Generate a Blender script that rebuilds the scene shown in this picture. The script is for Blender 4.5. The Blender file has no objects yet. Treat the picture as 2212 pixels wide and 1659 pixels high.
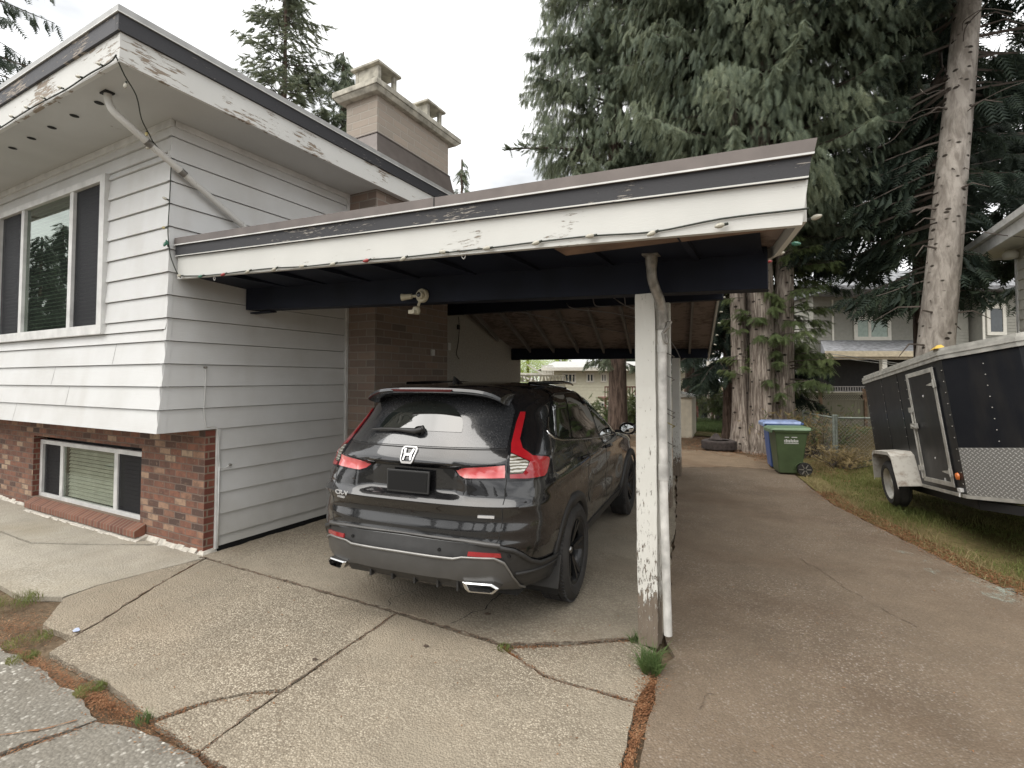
import bpy, bmesh, math, random
import numpy as np
from mathutils import Vector, Matrix
from mathutils.geometry import delaunay_2d_cdt
R = math.radians
random.seed(7)
rng = np.random.default_rng(7)
C = bpy.context.scene.collection
scn = bpy.context.scene

# ------------------------------------------------------------------ camera, sky, sun, exposure
YAW = R(28.1); EYE = 1.7
cam_d = bpy.data.cameras.new('camera'); cam = bpy.data.objects.new('camera', cam_d); C.objects.link(cam)
cam.location = (0, 0, EYE)
cam.rotation_euler = (R(90) + math.atan(39/1085.), 0, YAW)
cam_d.sensor_fit = 'HORIZONTAL'; cam_d.sensor_width = 36.0
cam_d.lens = 36.0*1085/2212
cam_d.shift_y = -48.5/2212
cam_d.clip_start = .05; cam_d.clip_end = 2000
scn.camera = cam

SUN_EL, SUN_AZ = R(62), R(200)      # azimuth measured clockwise from +Y
world = bpy.data.worlds.new('World'); scn.world = world; world.use_nodes = True
wt = world.node_tree; wn = wt.nodes; wl = wt.links
for n in list(wn): wn.remove(n)
sky = wn.new('ShaderNodeTexSky'); sky.sky_type = 'NISHITA'; sky.sun_disc = False
sky.sun_elevation = SUN_EL; sky.sun_rotation = SUN_AZ; sky.air_density = 1.5; sky.dust_density = 6
skm = wn.new('ShaderNodeVectorMath'); skm.operation = 'SCALE'; skm.inputs['Scale'].default_value = .10
wl.new(sky.outputs[0], skm.inputs[0])
tc = wn.new('ShaderNodeTexCoord'); mp = wn.new('ShaderNodeMapping'); mp.inputs['Scale'].default_value = (1, 1, 2.6)
wl.new(tc.outputs['Generated'], mp.inputs[0])
cn = wn.new('ShaderNodeTexNoise'); cn.inputs['Scale'].default_value = 2.1; cn.inputs['Detail'].default_value = 5; cn.inputs['Roughness'].default_value = .5
wl.new(mp.outputs[0], cn.inputs[0])
cr = wn.new('ShaderNodeValToRGB'); cr.color_ramp.elements[0].position = .36; cr.color_ramp.elements[0].color = (.355, .362, .37, 1)
cr.color_ramp.elements[1].position = .55; cr.color_ramp.elements[1].color = (.78, .78, .775, 1)
wl.new(cn.outputs[0], cr.inputs[0])
mx = wn.new('ShaderNodeMix'); mx.data_type = 'RGBA'; mx.inputs[0].default_value = .93      # overcast: cloud layer over the clear sky
wl.new(skm.outputs[0], mx.inputs[6]); wl.new(cr.outputs[0], mx.inputs[7])
bg = wn.new('ShaderNodeBackground'); bg.inputs[1].default_value = 1.0
wl.new(mx.outputs[2], bg.inputs[0])
wo = wn.new('ShaderNodeOutputWorld'); wl.new(bg.outputs[0], wo.inputs[0])

sun_d = bpy.data.lights.new('sun', 'SUN'); sun_d.energy = 1.5; sun_d.angle = R(75); sun_d.color = (1, .96, .9)
sun = bpy.data.objects.new('sun', sun_d); C.objects.link(sun)
dv = Vector((math.sin(SUN_AZ)*math.cos(SUN_EL), math.cos(SUN_AZ)*math.cos(SUN_EL), math.sin(SUN_EL)))
sun.rotation_euler = dv.to_track_quat('Z', 'Y').to_euler(); sun.location = (0, -5, 12)
scn.view_settings.view_transform = 'Standard'; scn.view_settings.look = 'None'
scn.view_settings.exposure = 1.28; scn.view_settings.gamma = 1.0
scn.render.engine = 'CYCLES'

# ------------------------------------------------------------------ materials
class Mt:
    def __init__(s, name, rough=.6, metal=0., spec=.5):
        s.m = bpy.data.materials.new(name); s.m.use_nodes = True; s.t = s.m.node_tree; s.n = s.t.nodes; s.l = s.t.links
        s.b = s.n['Principled BSDF']; s.b.inputs['Roughness'].default_value = rough; s.b.inputs['Metallic'].default_value = metal
        s.b.inputs['Specular IOR Level'].default_value = spec
        s.tc = s.n.new('ShaderNodeTexCoord')
        s.co = s.tc.outputs['Object']
    def node(s, t): return s.n.new('ShaderNode'+t)
    def link(s, a, b): s.l.new(a, b)
    def map(s, scale=(1,1,1), rot=(0,0,0), src=None):
        n = s.node('Mapping'); n.inputs['Scale'].default_value = scale; n.inputs['Rotation'].default_value = rot
        s.link(src or s.co, n.inputs[0]); return n.outputs[0]
    def swz(s, order):                       # reorder axes of the object coordinates
        a = s.node('SeparateXYZ'); s.link(s.co, a.inputs[0]); c = s.node('CombineXYZ')
        for i, ch in enumerate(order):
            if ch in 'xyz': s.link(a.outputs['xyz'.index(ch)], c.inputs[i])
        return c.outputs[0]
    def noise(s, scale, detail=4, rough=.55, src=None, out=0, dist=0):
        n = s.node('TexNoise'); n.inputs['Scale'].default_value = scale; n.inputs['Detail'].default_value = detail
        n.inputs['Roughness'].default_value = rough; n.inputs['Distortion'].default_value = dist
        s.link(src or s.co, n.inputs[0]); return n.outputs[out]
    def vor(s, scale, src=None, feat='F1', out='Distance', rand=1):
        n = s.node('TexVoronoi'); n.feature = feat; n.inputs['Scale'].default_value = scale; n.inputs['Randomness'].default_value = rand
        s.link(src or s.co, n.inputs[0]); return n.outputs[out]
    def ramp(s, fac, stops, interp='LINEAR'):
        n = s.node('ValToRGB'); e = n.color_ramp.elements; n.color_ramp.interpolation = interp
        while len(e) < len(stops): e.new(.5)
        for el, (p, c) in zip(e, stops):
            el.position = p; el.color = (c if hasattr(c, '__len__') else (c,)*3) + (1,) if not hasattr(c, '__len__') or len(c) == 3 else c
        s.link(fac, n.inputs[0]); return n.outputs[0]
    def mix(s, f, a, b, mode='MIX'):
        n = s.node('Mix'); n.data_type = 'RGBA'; n.blend_type = mode
        for v, i in ((f, 0), (a, 6), (b, 7)):
            if hasattr(v, 'links') or hasattr(v, 'is_linked'): s.link(v, n.inputs[i])
            elif i == 0: n.inputs[0].default_value = v
            else: n.inputs[i].default_value = tuple(v)+(1,) if hasattr(v, '__len__') else (v, v, v, 1)
        return n.outputs[2]
    def math(s, op, a, b=0.):
        n = s.node('Math'); n.operation = op
        for v, i in ((a, 0), (b, 1)):
            if hasattr(v, 'is_linked'): s.link(v, n.inputs[i])
            else: n.inputs[i].default_value = v
        return n.outputs[0]
    def col(s, c):
        if hasattr(c, 'is_linked'): s.link(c, s.b.inputs['Base Color'])
        else: s.b.inputs['Base Color'].default_value = tuple(c)+(1,)
        return s
    def rough(s, v):
        s.link(v, s.b.inputs['Roughness']); return s
    def bump(s, h, dist=.01, strength=.6):
        n = s.node('Bump'); n.inputs['Distance'].default_value = dist; n.inputs['Strength'].default_value = strength
        s.link(h, n.inputs['Height']); s.link(n.outputs[0], s.b.inputs['Normal']); return s
    def coat(s, v=1., r=.03):
        s.b.inputs['Coat Weight'].default_value = v; s.b.inputs['Coat Roughness'].default_value = r; return s

def plain(name, c, rough=.5, metal=0., var=.12, scale=6., bump=0.):
    t = Mt(name, rough, metal); f = t.noise(scale, 5)
    c2 = tuple(x*(1-var*1.6) for x in c); c1 = tuple(min(1, x*(1+var)) for x in c)
    t.col(t.ramp(f, [(.3, c2), (.7, c1)]))
    if bump: t.bump(t.noise(scale*8, 4), bump, .5)
    return t.m

def m_siding(name, along):
    t = Mt(name, .55); sc = (1.2, 1.2, 26) 
    g = t.noise(6, 5, .6, t.map(sc)); d = t.noise(1.3, 5, .6); d2 = t.noise(.9, 3, .5, t.map((3, 3, .5)))
    c = t.mix(t.ramp(d, [(.42, 0.), (.75, .5)]), (.60, .605, .60), (.44, .43, .40))
    c = t.mix(t.ramp(d2, [(.55, 0.), (.8, .35)]), c, (.40, .38, .34))
    z = t.node('SeparateXYZ'); t.link(t.co, z.inputs[0])
    low = t.ramp(t.math('ADD', z.outputs[2], t.math('MULTIPLY', t.noise(3.5, 5), .5)), [(.25, .45), (.75, 0.)])
    c = t.mix(low, c, (.30, .28, .23))
    t.col(c).bump(g, .004, .35); return t.m

def m_peel(name, paint, under, lo, hi, along='x', scale=1., rough=.6, under2=None):
    t = Mt(name, rough); a = {'x': (1.2, 1.2, 9), 'z': (9, 9, 1.2)}[along]
    n1 = t.noise(6*scale, 8, .68, t.map(a)); n2 = t.noise(1.1*scale, 3, .5, t.map((1.6, 1.6, 1.6)))
    v = t.math('ADD', t.math('MULTIPLY', n1, .62), t.math('MULTIPLY', n2, .42))
    mk = t.ramp(v, [(lo, 0.), (hi, 1.)])
    g = t.noise(26, 4, .6, t.map({'x': (1, 1, 14), 'z': (14, 14, 1)}[along]))
    u = t.mix(g, under, under2 or tuple(x*.45 for x in under))
    p = t.mix(t.ramp(t.noise(2.2, 5), [(.35, 0.), (.8, .45)]), paint, tuple(x*.78 for x in paint))
    t.col(t.mix(mk, p, u))
    t.bump(t.math('SUBTRACT', t.math('MULTIPLY', g, .35), mk), .004, .6); return t.m

def m_brick(name, order, cols, mortar, w=.2, h=.071, msize=.009, noise_c=.5, off=.5, pale=None):
    t = Mt(name, .85); v = t.swz(order)
    b = t.node('TexBrick'); b.offset = off; b.inputs['Scale'].default_value = 1
    b.inputs['Brick Width'].default_value = w; b.inputs['Row Height'].default_value = h; b.inputs['Mortar Size'].default_value = msize
    b.inputs['Mortar Smooth'].default_value = .3; b.inputs['Bias'].default_value = 0
    b.inputs['Color1'].default_value = (0, 0, 0, 1); b.inputs['Color2'].default_value = (1, 1, 1, 1); b.inputs['Mortar'].default_value = (.5, .5, .5, 1)
    wob = t.noise(9, 3, .5, v, out=1); vv = t.node('VectorMath'); vv.operation = 'MULTIPLY_ADD'
    t.link(wob, vv.inputs[0]); vv.inputs[1].default_value = (.012, .012, 0); t.link(v, vv.inputs[2])
    t.link(vv.outputs[0], b.inputs[0])
    stops = [(i/(len(cols)-1), c) for i, c in enumerate(cols)]
    c = t.ramp(b.outputs[0], stops)
    blot = t.noise(11, 5, .65, v)
    c = t.mix(t.ramp(blot, [(.45, 0.), (.72, noise_c)]), c, cols[0])
    c = t.mix(t.ramp(t.noise(24, 4, .6, v), [(.58, 0.), (.72, .35)]), c, cols[-1])
    c = t.mix(b.outputs[1], c, mortar)
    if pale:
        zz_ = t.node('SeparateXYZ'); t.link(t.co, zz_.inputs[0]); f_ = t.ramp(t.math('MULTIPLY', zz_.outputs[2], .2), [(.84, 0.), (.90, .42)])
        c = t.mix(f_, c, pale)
    t.col(c)
    h_ = t.math('SUBTRACT', t.math('MULTIPLY', t.noise(60, 4, .6, v), .25), b.outputs[1])
    t.bump(h_, .008, .8); return t.m

def m_aggregate(name, base, dark, light, scale=75, worn=.5, stain=(.17, .12, .075), bump=.006, white=None, big=.8):
    t = Mt(name, .9, spec=.25)
    cell = t.vor(scale, out='Color'); s = t.node('SeparateColor'); t.link(cell, s.inputs[0])
    d = t.vor(scale)
    peb = t.ramp(s.outputs[0], [(0., dark), (.45, base), (.8, light), (1., white or light)])
    peb = t.mix(t.ramp(d, [(.35, 0.), (.62, .75)]), peb, dark)
    fine = t.ramp(t.noise(scale*1.6, 3), [(.3, tuple(x*.62 for x in base)), (.7, tuple(min(1, x*1.2) for x in base))])
    msk = t.ramp(t.noise(big, 5, .6), [(worn-.12, 0.), (worn+.12, 1.)])
    c = t.mix(msk, fine, peb)
    st = t.ramp(t.noise(.55, 6, .62, t.map((1, 1.6, 1))), [(.48, 0.), (.72, .75)])
    c = t.mix(st, c, stain, 'MIX')
    st2 = t.ramp(t.noise(2.3, 6, .7), [(.35, .35), (.6, 0.)])
    c = t.mix(st2, c, tuple(x*.45 for x in base))
    t.col(c); hh = t.math('SUBTRACT', t.math('MULTIPLY', t.noise(9, 4), .6), t.math('MULTIPLY', d, 1.))
    t.bump(hh, bump, .7); return t.m

def m_foliage(name, a, b, tip, sc=.9):
    t = Mt(name, .62, spec=.25)
    g = t.node('NewGeometry')
    f = t.math('ADD', t.math('MULTIPLY', t.noise(sc, 3), .75), t.math('MULTIPLY', g.outputs['Random Per Island'], .28))
    t.col(t.ramp(f, [(.32, a), (.55, b), (.78, tip)]))
    tr = t.node('BsdfTranslucent'); tr.inputs[0].default_value = tip+(1,)
    ms = t.node('MixShader'); ms.inputs[0].default_value = .30
    t.link(t.b.outputs[0], ms.inputs[1]); t.link(tr.outputs[0], ms.inputs[2])
    t.link(ms.outputs[0], t.n['Material Output'].inputs[0]); return t.m

def m_bark(name, a, b, sc=1., knots=False, fiss=9):
    t = Mt(name, .9, spec=.2); v = t.map((fiss*sc, fiss*sc, 1.1*sc))
    n = t.noise(2.2, 6, .65, v, dist=.4); w = t.noise(1.2, 4)
    c = t.mix(t.ramp(n, [(.40, 0.), (.60, 1.)]), a, b); c = t.mix(t.ramp(w, [(.4, 0.), (.7, .4)]), c, tuple(x*.55 for x in b))
    if knots:
        k = t.vor(2.6, t.map((1.5, 1.5, 2.6))); km = t.ramp(k, [(.15, 1.), (.22, 0.)])
        c = t.mix(km, c, (.035, .028, .022))
    t.col(c).bump(n, .04, .9); return t.m

MAT = {}
MAT['siding'] = m_siding('white_siding', 'y')
MAT['trim'] = plain('white_trim', (.62, .62, .605), .5)
MAT['soffit'] = m_peel('soffit_paint', (.50, .505, .49), (.20, .15, .11), .655, .67, scale=.6, rough=.7)
MAT['fascia_w'] = m_peel('white_fascia_paint', (.60, .60, .575), (.34, .27, .20), .578, .595, scale=1.0)
MAT['fascia_w2'] = m_peel('carport_fascia_paint', (.58, .58, .55), (.33, .28, .22), .635, .65, scale=1.5)
MAT['fascia_d'] = m_peel('dark_fascia_paint', (.027, .027, .031), (.42, .40, .36), .615, .635, scale=1.4, under2=(.10, .075, .06))
MAT['fascia_d2'] = m_peel('weathered_dark_fascia_paint', (.045, .045, .052), (.40, .35, .29), .565, .59, scale=1.1, under2=(.13, .10, .08))
MAT['flash'] = plain('brown_metal_flashing', (.135, .115, .105), .45, .3)
MAT['flash_l'] = plain('grey_metal_flashing', (.36, .36, .35), .45, .3)
MAT['navy'] = plain('navy_beam_paint', (.0085, .011, .020), .65, var=.25, scale=3); MAT['navy'].node_tree.nodes['Principled BSDF'].inputs['Specular IOR Level'].default_value = .22
MAT['deck'] = m_peel('roof_deck_wood', (.25, .20, .175), (.16, .12, .10), .5, .6, rough=.85)
MAT['rafter'] = plain('rafter_paint', (.17, .155, .145), .7)
MAT['brickf'] = m_brick('red_brick', 'xz', [(.065, .042, .034), (.13, .065, .045), (.19, .085, .055), (.25, .11, .07), (.21, .092, .06), (.16, .075, .052), (.28, .155, .10), (.40, .29, .20)], (.17, .125, .10), noise_c=.75, msize=.007)
MAT['bricks'] = m_brick('red_brick_side', 'yz', [(.10, .03, .02), (.15, .045, .03), (.18, .055, .035), (.19, .07, .045)], (.20, .15, .11))
MAT['sill'] = m_brick('sill_brick', 'xy', [(.12, .05, .035), (.20, .08, .05), (.22, .10, .065), (.15, .06, .04)], (.20, .15, .11), w=.071, h=.3, off=0.)
chc = [(.15, .12, .10), (.21, .15, .12), (.18, .14, .115), (.25, .18, .14), (.22, .18, .15)]
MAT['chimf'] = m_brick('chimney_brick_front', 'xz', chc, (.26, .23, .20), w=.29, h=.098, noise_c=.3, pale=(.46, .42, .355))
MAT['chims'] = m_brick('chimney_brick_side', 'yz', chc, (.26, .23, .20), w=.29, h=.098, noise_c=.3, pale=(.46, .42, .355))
MAT['cement'] = plain('cement_cap', (.40, .38, .32), .9, var=.3, scale=9, bump=.004)
MAT['stucco'] = plain('stucco', (.36, .34, .30), .95, var=.12, scale=40, bump=.006)
MAT['fillet'] = plain('cement_fillet', (.52, .49, .43), .9, var=.2, scale=14, bump=.01)
MAT['black'] = plain('dark_hole', (.01, .01, .01), .8)
MAT['pipe'] = m_peel('dirty_white_pipe', (.58, .57, .54), (.20, .17, .14), .60, .66, 'z', 2)
MAT['pvc'] = plain('white_downspout', (.54, .53, .50), .5, var=.28, scale=7)
MAT['galv'] = plain('galvanised_metal', (.26, .245, .22), .5, .5, var=.35, scale=14)
MAT['postw'] = None
MAT['glass'] = None

# weathered post: paint flakes off more towards its foot
t = Mt('weathered_post_paint', .7)
z = t.node('SeparateXYZ'); t.link(t.co, z.inputs[0])
zz = t.ramp(z.outputs[2], [(0., 1.), (.22, .72), (.55, .36), (1., .10)])     # scaled below: object z in metres / 2.3
dz = t.math('MULTIPLY', z.outputs[2], .435); rz = t.n[-1] if False else None
zz = t.ramp(dz, [(0., .32), (.10, .24), (.16, .125), (.35, .055), (.8, .012)])
n1 = t.noise(30, 8, .74, t.map((2.2, 2.2, .5))); 
v = t.math('ADD', n1, zz); mk = t.ramp(v, [(.655, 0.), (.675, 1.)])
g = t.noise(22, 5, .6, t.map((5, 5, .5)))
wood = t.mix(g, (.24, .20, .155), (.085, .06, .042))
paint = t.mix(t.ramp(t.noise(2.5, 5), [(.3, 0.), (.8, .5)]), (.62, .615, .57), (.50, .49, .45))
t.col(t.mix(mk, paint, wood)); t.bump(t.math('SUBTRACT', t.math('MULTIPLY', g, .4), mk), .005, .8); MAT['postw'] = t.m

def m_glass(name, tint=(.01, .012, .012), r=.02, clear=.55):
    t = Mt(name, r, spec=.6); t.col(tint); t.coat(1, .01)
    tr = t.node('BsdfTransparent'); tr.inputs[0].default_value = (.80, .86, .82, 1)
    ms = t.node('MixShader'); ms.inputs[0].default_value = clear
    t.link(t.b.outputs[0], ms.inputs[1]); t.link(tr.outputs[0], ms.inputs[2])
    t.link(ms.outputs[0], t.n['Material Output'].inputs[0]); return t.m
MAT['glass'] = m_glass('window_glass')
t = Mt('reflective_window_glass', .01, .95); t.col((.46, .50, .46)); MAT['glassr'] = t.m
tr = t.node('BsdfTransparent'); tr.inputs[0].default_value = (.7, .8, .72, 1); ms = t.node('MixShader'); ms.inputs[0].default_value = .50
t.link(t.b.outputs[0], ms.inputs[1]); t.link(tr.outputs[0], ms.inputs[2]); t.link(ms.outputs[0], t.n['Material Output'].inputs[0])
t = Mt('clear_window_glass', .01, .9); t.col((.42, .46, .42)); tr = t.node('BsdfTransparent'); tr.inputs[0].default_value = (.92, .94, .91, 1); ms = t.node('MixShader'); ms.inputs[0].default_value = .78
t.link(t.b.outputs[0], ms.inputs[1]); t.link(tr.outputs[0], ms.inputs[2]); t.link(ms.outputs[0], t.n['Material Output'].inputs[0]); MAT['glassl'] = t.m
MAT['blind'] = plain('window_blind', (.56, .57, .49), .7)
MAT['screen'] = plain('dark_insect_screen', (.028, .03, .033), .75)
MAT['curtain'] = plain('pale_curtain', (.25, .27, .24), .9)

MAT['conc'] = m_aggregate('carport_concrete', (.31, .27, .21), (.19, .16, .12), (.39, .35, .28), 70, .50, (.17, .13, .09), .006, big=.9)
MAT['agg'] = m_aggregate('exposed_aggregate_concrete', (.31, .268, .205), (.155, .128, .095), (.46, .41, .325), 98, .46, (.28, .23, .168), .009, (.56, .50, .40))
MAT['conc_l'] = m_aggregate('smooth_grey_concrete', (.39, .36, .30), (.25, .225, .18), (.48, .45, .38), 70, .55, (.26, .22, .155), .006, big=.9)
MAT['asph'] = m_aggregate('worn_brown_asphalt', (.190, .147, .106), (.128, .097, .069), (.228, .183, .138), 85, .50, (.108, .073, .048), .006, (.38, .34, .30), big=.4)
MAT['asphl'] = m_aggregate('grey_asphalt', (.21, .195, .165), (.14, .128, .108), (.255, .238, .205), 58, .46, (.165, .145, .115), .007, (.66, .64, .58))
MAT['pad'] = m_aggregate('dirty_concrete_pad', (.27, .20, .135), (.15, .11, .07), (.34, .27, .19), 60, .6, (.17, .10, .06), .006)
t = Mt('soil_ground', .95, spec=.1)
c = t.mix(t.ramp(t.noise(1.3, 6, .65), [(.35, 0.), (.65, 1.)]), (.145, .105, .07), (.20, .155, .105))
c = t.mix(t.ramp(t.noise(30, 4, .7), [(.4, 0.), (.7, .7)]), c, (.05, .035, .022)); t.col(c).bump(t.noise(18, 6, .7), .03, .8); MAT['soil'] = t.m
t = Mt('lawn_ground', .95, spec=.1)
c = t.mix(t.ramp(t.noise(1.1, 5, .6), [(.35, 0.), (.65, 1.)]), (.22, .175, .085), (.13, .13, .045))
c = t.mix(t.ramp(t.noise(26, 4, .7), [(.4, 0.), (.7, .6)]), c, (.06, .05, .022)); t.col(c).bump(t.noise(22, 6, .7), .04, .8); MAT['lawn'] = t.m
MAT['grass'] = m_foliage('grass_blades', (.085, .13, .035), (.16, .185, .055), (.32, .29, .13), 1.6)
MAT['grassg'] = m_foliage('fresh_grass', (.06, .105, .035), (.11, .17, .06), (.20, .25, .10), 3)
MAT['straw'] = m_foliage('dry_grass', (.17, .12, .055), (.26, .20, .10), (.40, .34, .19), 1.4)
MAT['needle'] = m_foliage('needle_litter', (.13, .060, .030), (.26, .125, .062), (.40, .25, .14), 9)
MAT['cedar'] = m_foliage('cedar_foliage', (.060, .084, .060), (.118, .146, .096), (.23, .25, .155), .75)
MAT['fir'] = m_foliage('fir_foliage', (.022, .034, .027), (.040, .058, .042), (.075, .098, .058), .5)
MAT['cedarl'] = m_foliage('light_cedar_foliage', (.06, .085, .035), (.11, .145, .058), (.20, .23, .10), .8)
MAT['yellow'] = m_foliage('yellow_green_leaves', (.22, .30, .05), (.35, .45, .08), (.5, .6, .15), .8)
MAT['barkp'] = m_bark('pale_cedar_bark', (.42, .365, .31), (.14, .11, .09), 1., True, 12)
MAT['barkf'] = m_bark('fir_bark', (.37, .335, .295), (.20, .175, .15), 1., True, 4)
MAT['barkd'] = m_bark('dark_bark', (.16, .115, .09), (.055, .038, .03), 1.)
MAT['twig'] = plain('dead_twigs', (.085, .068, .056), .9)

# ------------------------------------------------------------------ object helpers
def link(name, me, mats, parent=None, smooth=False, auto=None):
    for m in (mats if isinstance(mats, (list, tuple)) else [mats]): me.materials.append(m)
    if smooth or auto:
        me.polygons.foreach_set('use_smooth', [True]*len(me.polygons))
    if auto: me.set_sharp_from_angle(angle=R(auto))
    o = bpy.data.objects.new(name, me); C.objects.link(o)
    if parent: o.parent = parent
    return o
def tag(o, label=None, cat=None, group=None, kind=None):
    if label: o['label'] = label
    if cat: o['category'] = cat
    if group: o['group'] = group
    if kind: o['kind'] = kind
    return o
def empty(name, loc=(0,0,0), rz=0, label=None, cat=None, group=None):
    o = bpy.data.objects.new(name, None); C.objects.link(o); o.location = loc; o.rotation_euler = (0, 0, rz); o.empty_display_size = .1
    return tag(o, label, cat, group)
def setw(o, parent):                # keep world coordinates although parented to an empty at a base point
    o.parent = parent; o.matrix_parent_inverse = parent_inv(parent); return o
def world_m(o):
    L = o.matrix_parent_inverse @ (Matrix.Translation(o.location) @ o.rotation_euler.to_matrix().to_4x4() @ Matrix.Diagonal((*o.scale, 1.)))
    return world_m(o.parent) @ L if o.parent else Matrix.Translation(o.location) @ o.rotation_euler.to_matrix().to_4x4() @ Matrix.Diagonal((*o.scale, 1.))
def parent_inv(p): return world_m(p).inverted()
class MB:
    def __init__(s): s.v = []; s.f = []; s.m = []
    def add(s, vs, fs, mi=0):
        k = len(s.v); s.v += [tuple(map(float, v)) for v in vs]; s.f += [tuple(i+k for i in f) for f in fs]; s.m += [mi]*len(fs); return s
    def box(s, x0, x1, y0, y1, z0, z1, mi=0):
        return s.add([(x0,y0,z0),(x1,y0,z0),(x1,y1,z0),(x0,y1,z0),(x0,y0,z1),(x1,y0,z1),(x1,y1,z1),(x0,y1,z1)],
            [(0,3,2,1),(4,5,6,7),(0,1,5,4),(1,2,6,5),(2,3,7,6),(3,0,4,7)], mi)
    def hexa(s, b, t, mi=0):        # bottom quad, top quad
        return s.add(list(b)+list(t), [(0,3,2,1),(4,5,6,7),(0,1,5,4),(1,2,6,5),(2,3,7,6),(3,0,4,7)], mi)
    def beam(s, a, b, w, h, mi=0, up=(0,0,1)):
        a = Vector(a); b = Vector(b); d = (b-a).normalized(); u = Vector(up); sx = d.cross(u).normalized()*w/2; sz = sx.cross(d).normalized()*h/2
        q = lambda p: [p-sx-sz, p+sx-sz, p+sx+sz, p-sx+sz]
        return s.hexa(q(a), q(b), mi)
    def tube(s, pts, r, n=8, mi=0, caps=True):
        pts = [Vector(p) for p in pts]; rr = r if hasattr(r, '__len__') else [r]*len(pts); k = len(s.v); prev = None
        for i, p in enumerate(pts):
            d = (pts[min(i+1, len(pts)-1)]-pts[max(i-1, 0)]).normalized()
            if prev is None:
                x = d.orthogonal().normalized()
            else: x = (prev - d*prev.dot(d)).normalized()
            prev = x; y = d.cross(x)
            for j in range(n):
                a = 2*math.pi*j/n; s.v.append(tuple(p+(x*math.cos(a)+y*math.sin(a))*rr[i]))
        for i in range(len(pts)-1):
            for j in range(n):
                s.f.append((k+i*n+j, k+i*n+(j+1)%n, k+(i+1)*n+(j+1)%n, k+(i+1)*n+j)); s.m.append(mi)
        if caps:
            s.f.append(tuple(k+j for j in range(n))[::-1]); s.m.append(mi)
            s.f.append(tuple(k+(len(pts)-1)*n+j for j in range(n))); s.m.append(mi)
        return s
    def lathe(s, prof, n=32, axis='z', o=(0,0,0), mi=0):      # prof: (radius, height)
        k = len(s.v); o = Vector(o)
        for r, h in prof:
            for j in range(n):
                a = 2*math.pi*j/n; c, q = r*math.cos(a), r*math.sin(a)
                p = {'z': (c, q, h), 'x': (h, c, q), 'y': (q, h, c)}[axis]; s.v.append(tuple(o+Vector(p)))
        for i in range(len(prof)-1):
            for j in range(n):
                s.f.append((k+i*n+j, k+i*n+(j+1)%n, k+(i+1)*n+(j+1)%n, k+(i+1)*n+j)); s.m.append(mi)
        return s
    def prism(s, poly, z0, z1, mi=0):       # poly in xy, ccw
        k = len(s.v); n = len(poly)
        s.v += [(x, y, z0) for x, y in poly]+[(x, y, z1) for x, y in poly]
        s.f.append(tuple(range(k+n-1, k-1, -1))); s.f.append(tuple(range(k+n, k+2*n))); s.m += [mi, mi]
        for i in range(n):
            j = (i+1) % n; s.f.append((k+i, k+j, k+n+j, k+n+i)); s.m.append(mi)
        return s
    def build(s, name, mats, parent=None, smooth=False, auto=None, bev=0):
        me = bpy.data.meshes.new(name); me.from_pydata(s.v, [], s.f)
        mats = mats if isinstance(mats, (list, tuple)) else [mats]
        o = link(name, me, mats, parent, smooth, auto)
        if len(mats) > 1: me.polygons.foreach_set('material_index', s.m)
        if bev:
            b = o.modifiers.new('bevel', 'BEVEL'); b.width = bev; b.segments = 2; b.limit_method = 'ANGLE'; b.angle_limit = R(40)
        return o
def struct(o): o['kind'] = 'structure'; return o
def bez(p, n=12):
    p = [Vector(q) for q in p]; out = []
    for i in range(len(p)-1):
        a = p[max(i-1, 0)]; b = p[i]; c = p[i+1]; d = p[min(i+2, len(p)-1)]
        for k in range(n):
            t = k/n; out.append(.5*((2*b)+(c-a)*t+(2*a-5*b+4*c-d)*t*t+(3*b-a-3*c+d)*t**3))
    return out+[p[-1]]
def CA(lat, dep, z=0.):          # a point given as metres right of / ahead of the photographer
    return (-math.sin(YAW)*dep+math.cos(YAW)*lat, math.cos(YAW)*dep+math.sin(YAW)*lat, z)
# ------------------------------------------------------------------ ground
def terrain():
    xs = [-400,-120,-60,-30,-20,-12,-8,-4,0,4,8,14,24,50,120,400]; ys = [-400,-100,-40,-20,-8,0,5,10,15,20,22.5,24,26,28,30,34,40,60,120,400]
    v = []; f = []
    for y in ys:
        for x in xs:
            t = min(1, max(0, (y-23)/7)); v.append((x, y, -.045-2.6*t*t*(3-2*t)))
    n = len(xs)
    for j in range(len(ys)-1):
        for i in range(n-1): f.append((j*n+i, j*n+i+1, (j+1)*n+i+1, (j+1)*n+i))
    me = bpy.data.meshes.new('ground'); me.from_pydata(v, [], f); return struct(link('ground', me, MAT['soil']))
terrain()
def jit(poly, step=.05, amp=.007, seed=0, skip=()):
    r = random.Random(seed); out = []
    n = len(poly)
    for i in range(n):
        a = Vector(poly[i]); b = Vector(poly[(i+1) % n]); L = (b-a).length; k = max(1, int(L/step)); d = (b-a)/max(L, 1e-6); nn = Vector((-d.y, d.x))
        am = 0 if i in skip or L > 12 else amp; w = 0
        for j in range(min(k, 400)):
            w = .6*w + r.uniform(-am, am) if j else 0
            out.append(tuple(a+(b-a)*j/k+nn*w))
    return out
def slab(name, poly, mat, z1=0., z0=-.04, amp=.007, seed=1, step=.05):
    p = jit(poly, step, amp, seed); m = MB(); m.prism(p, z0, z1)
    o = m.build(name, mat); return struct(o)
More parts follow.
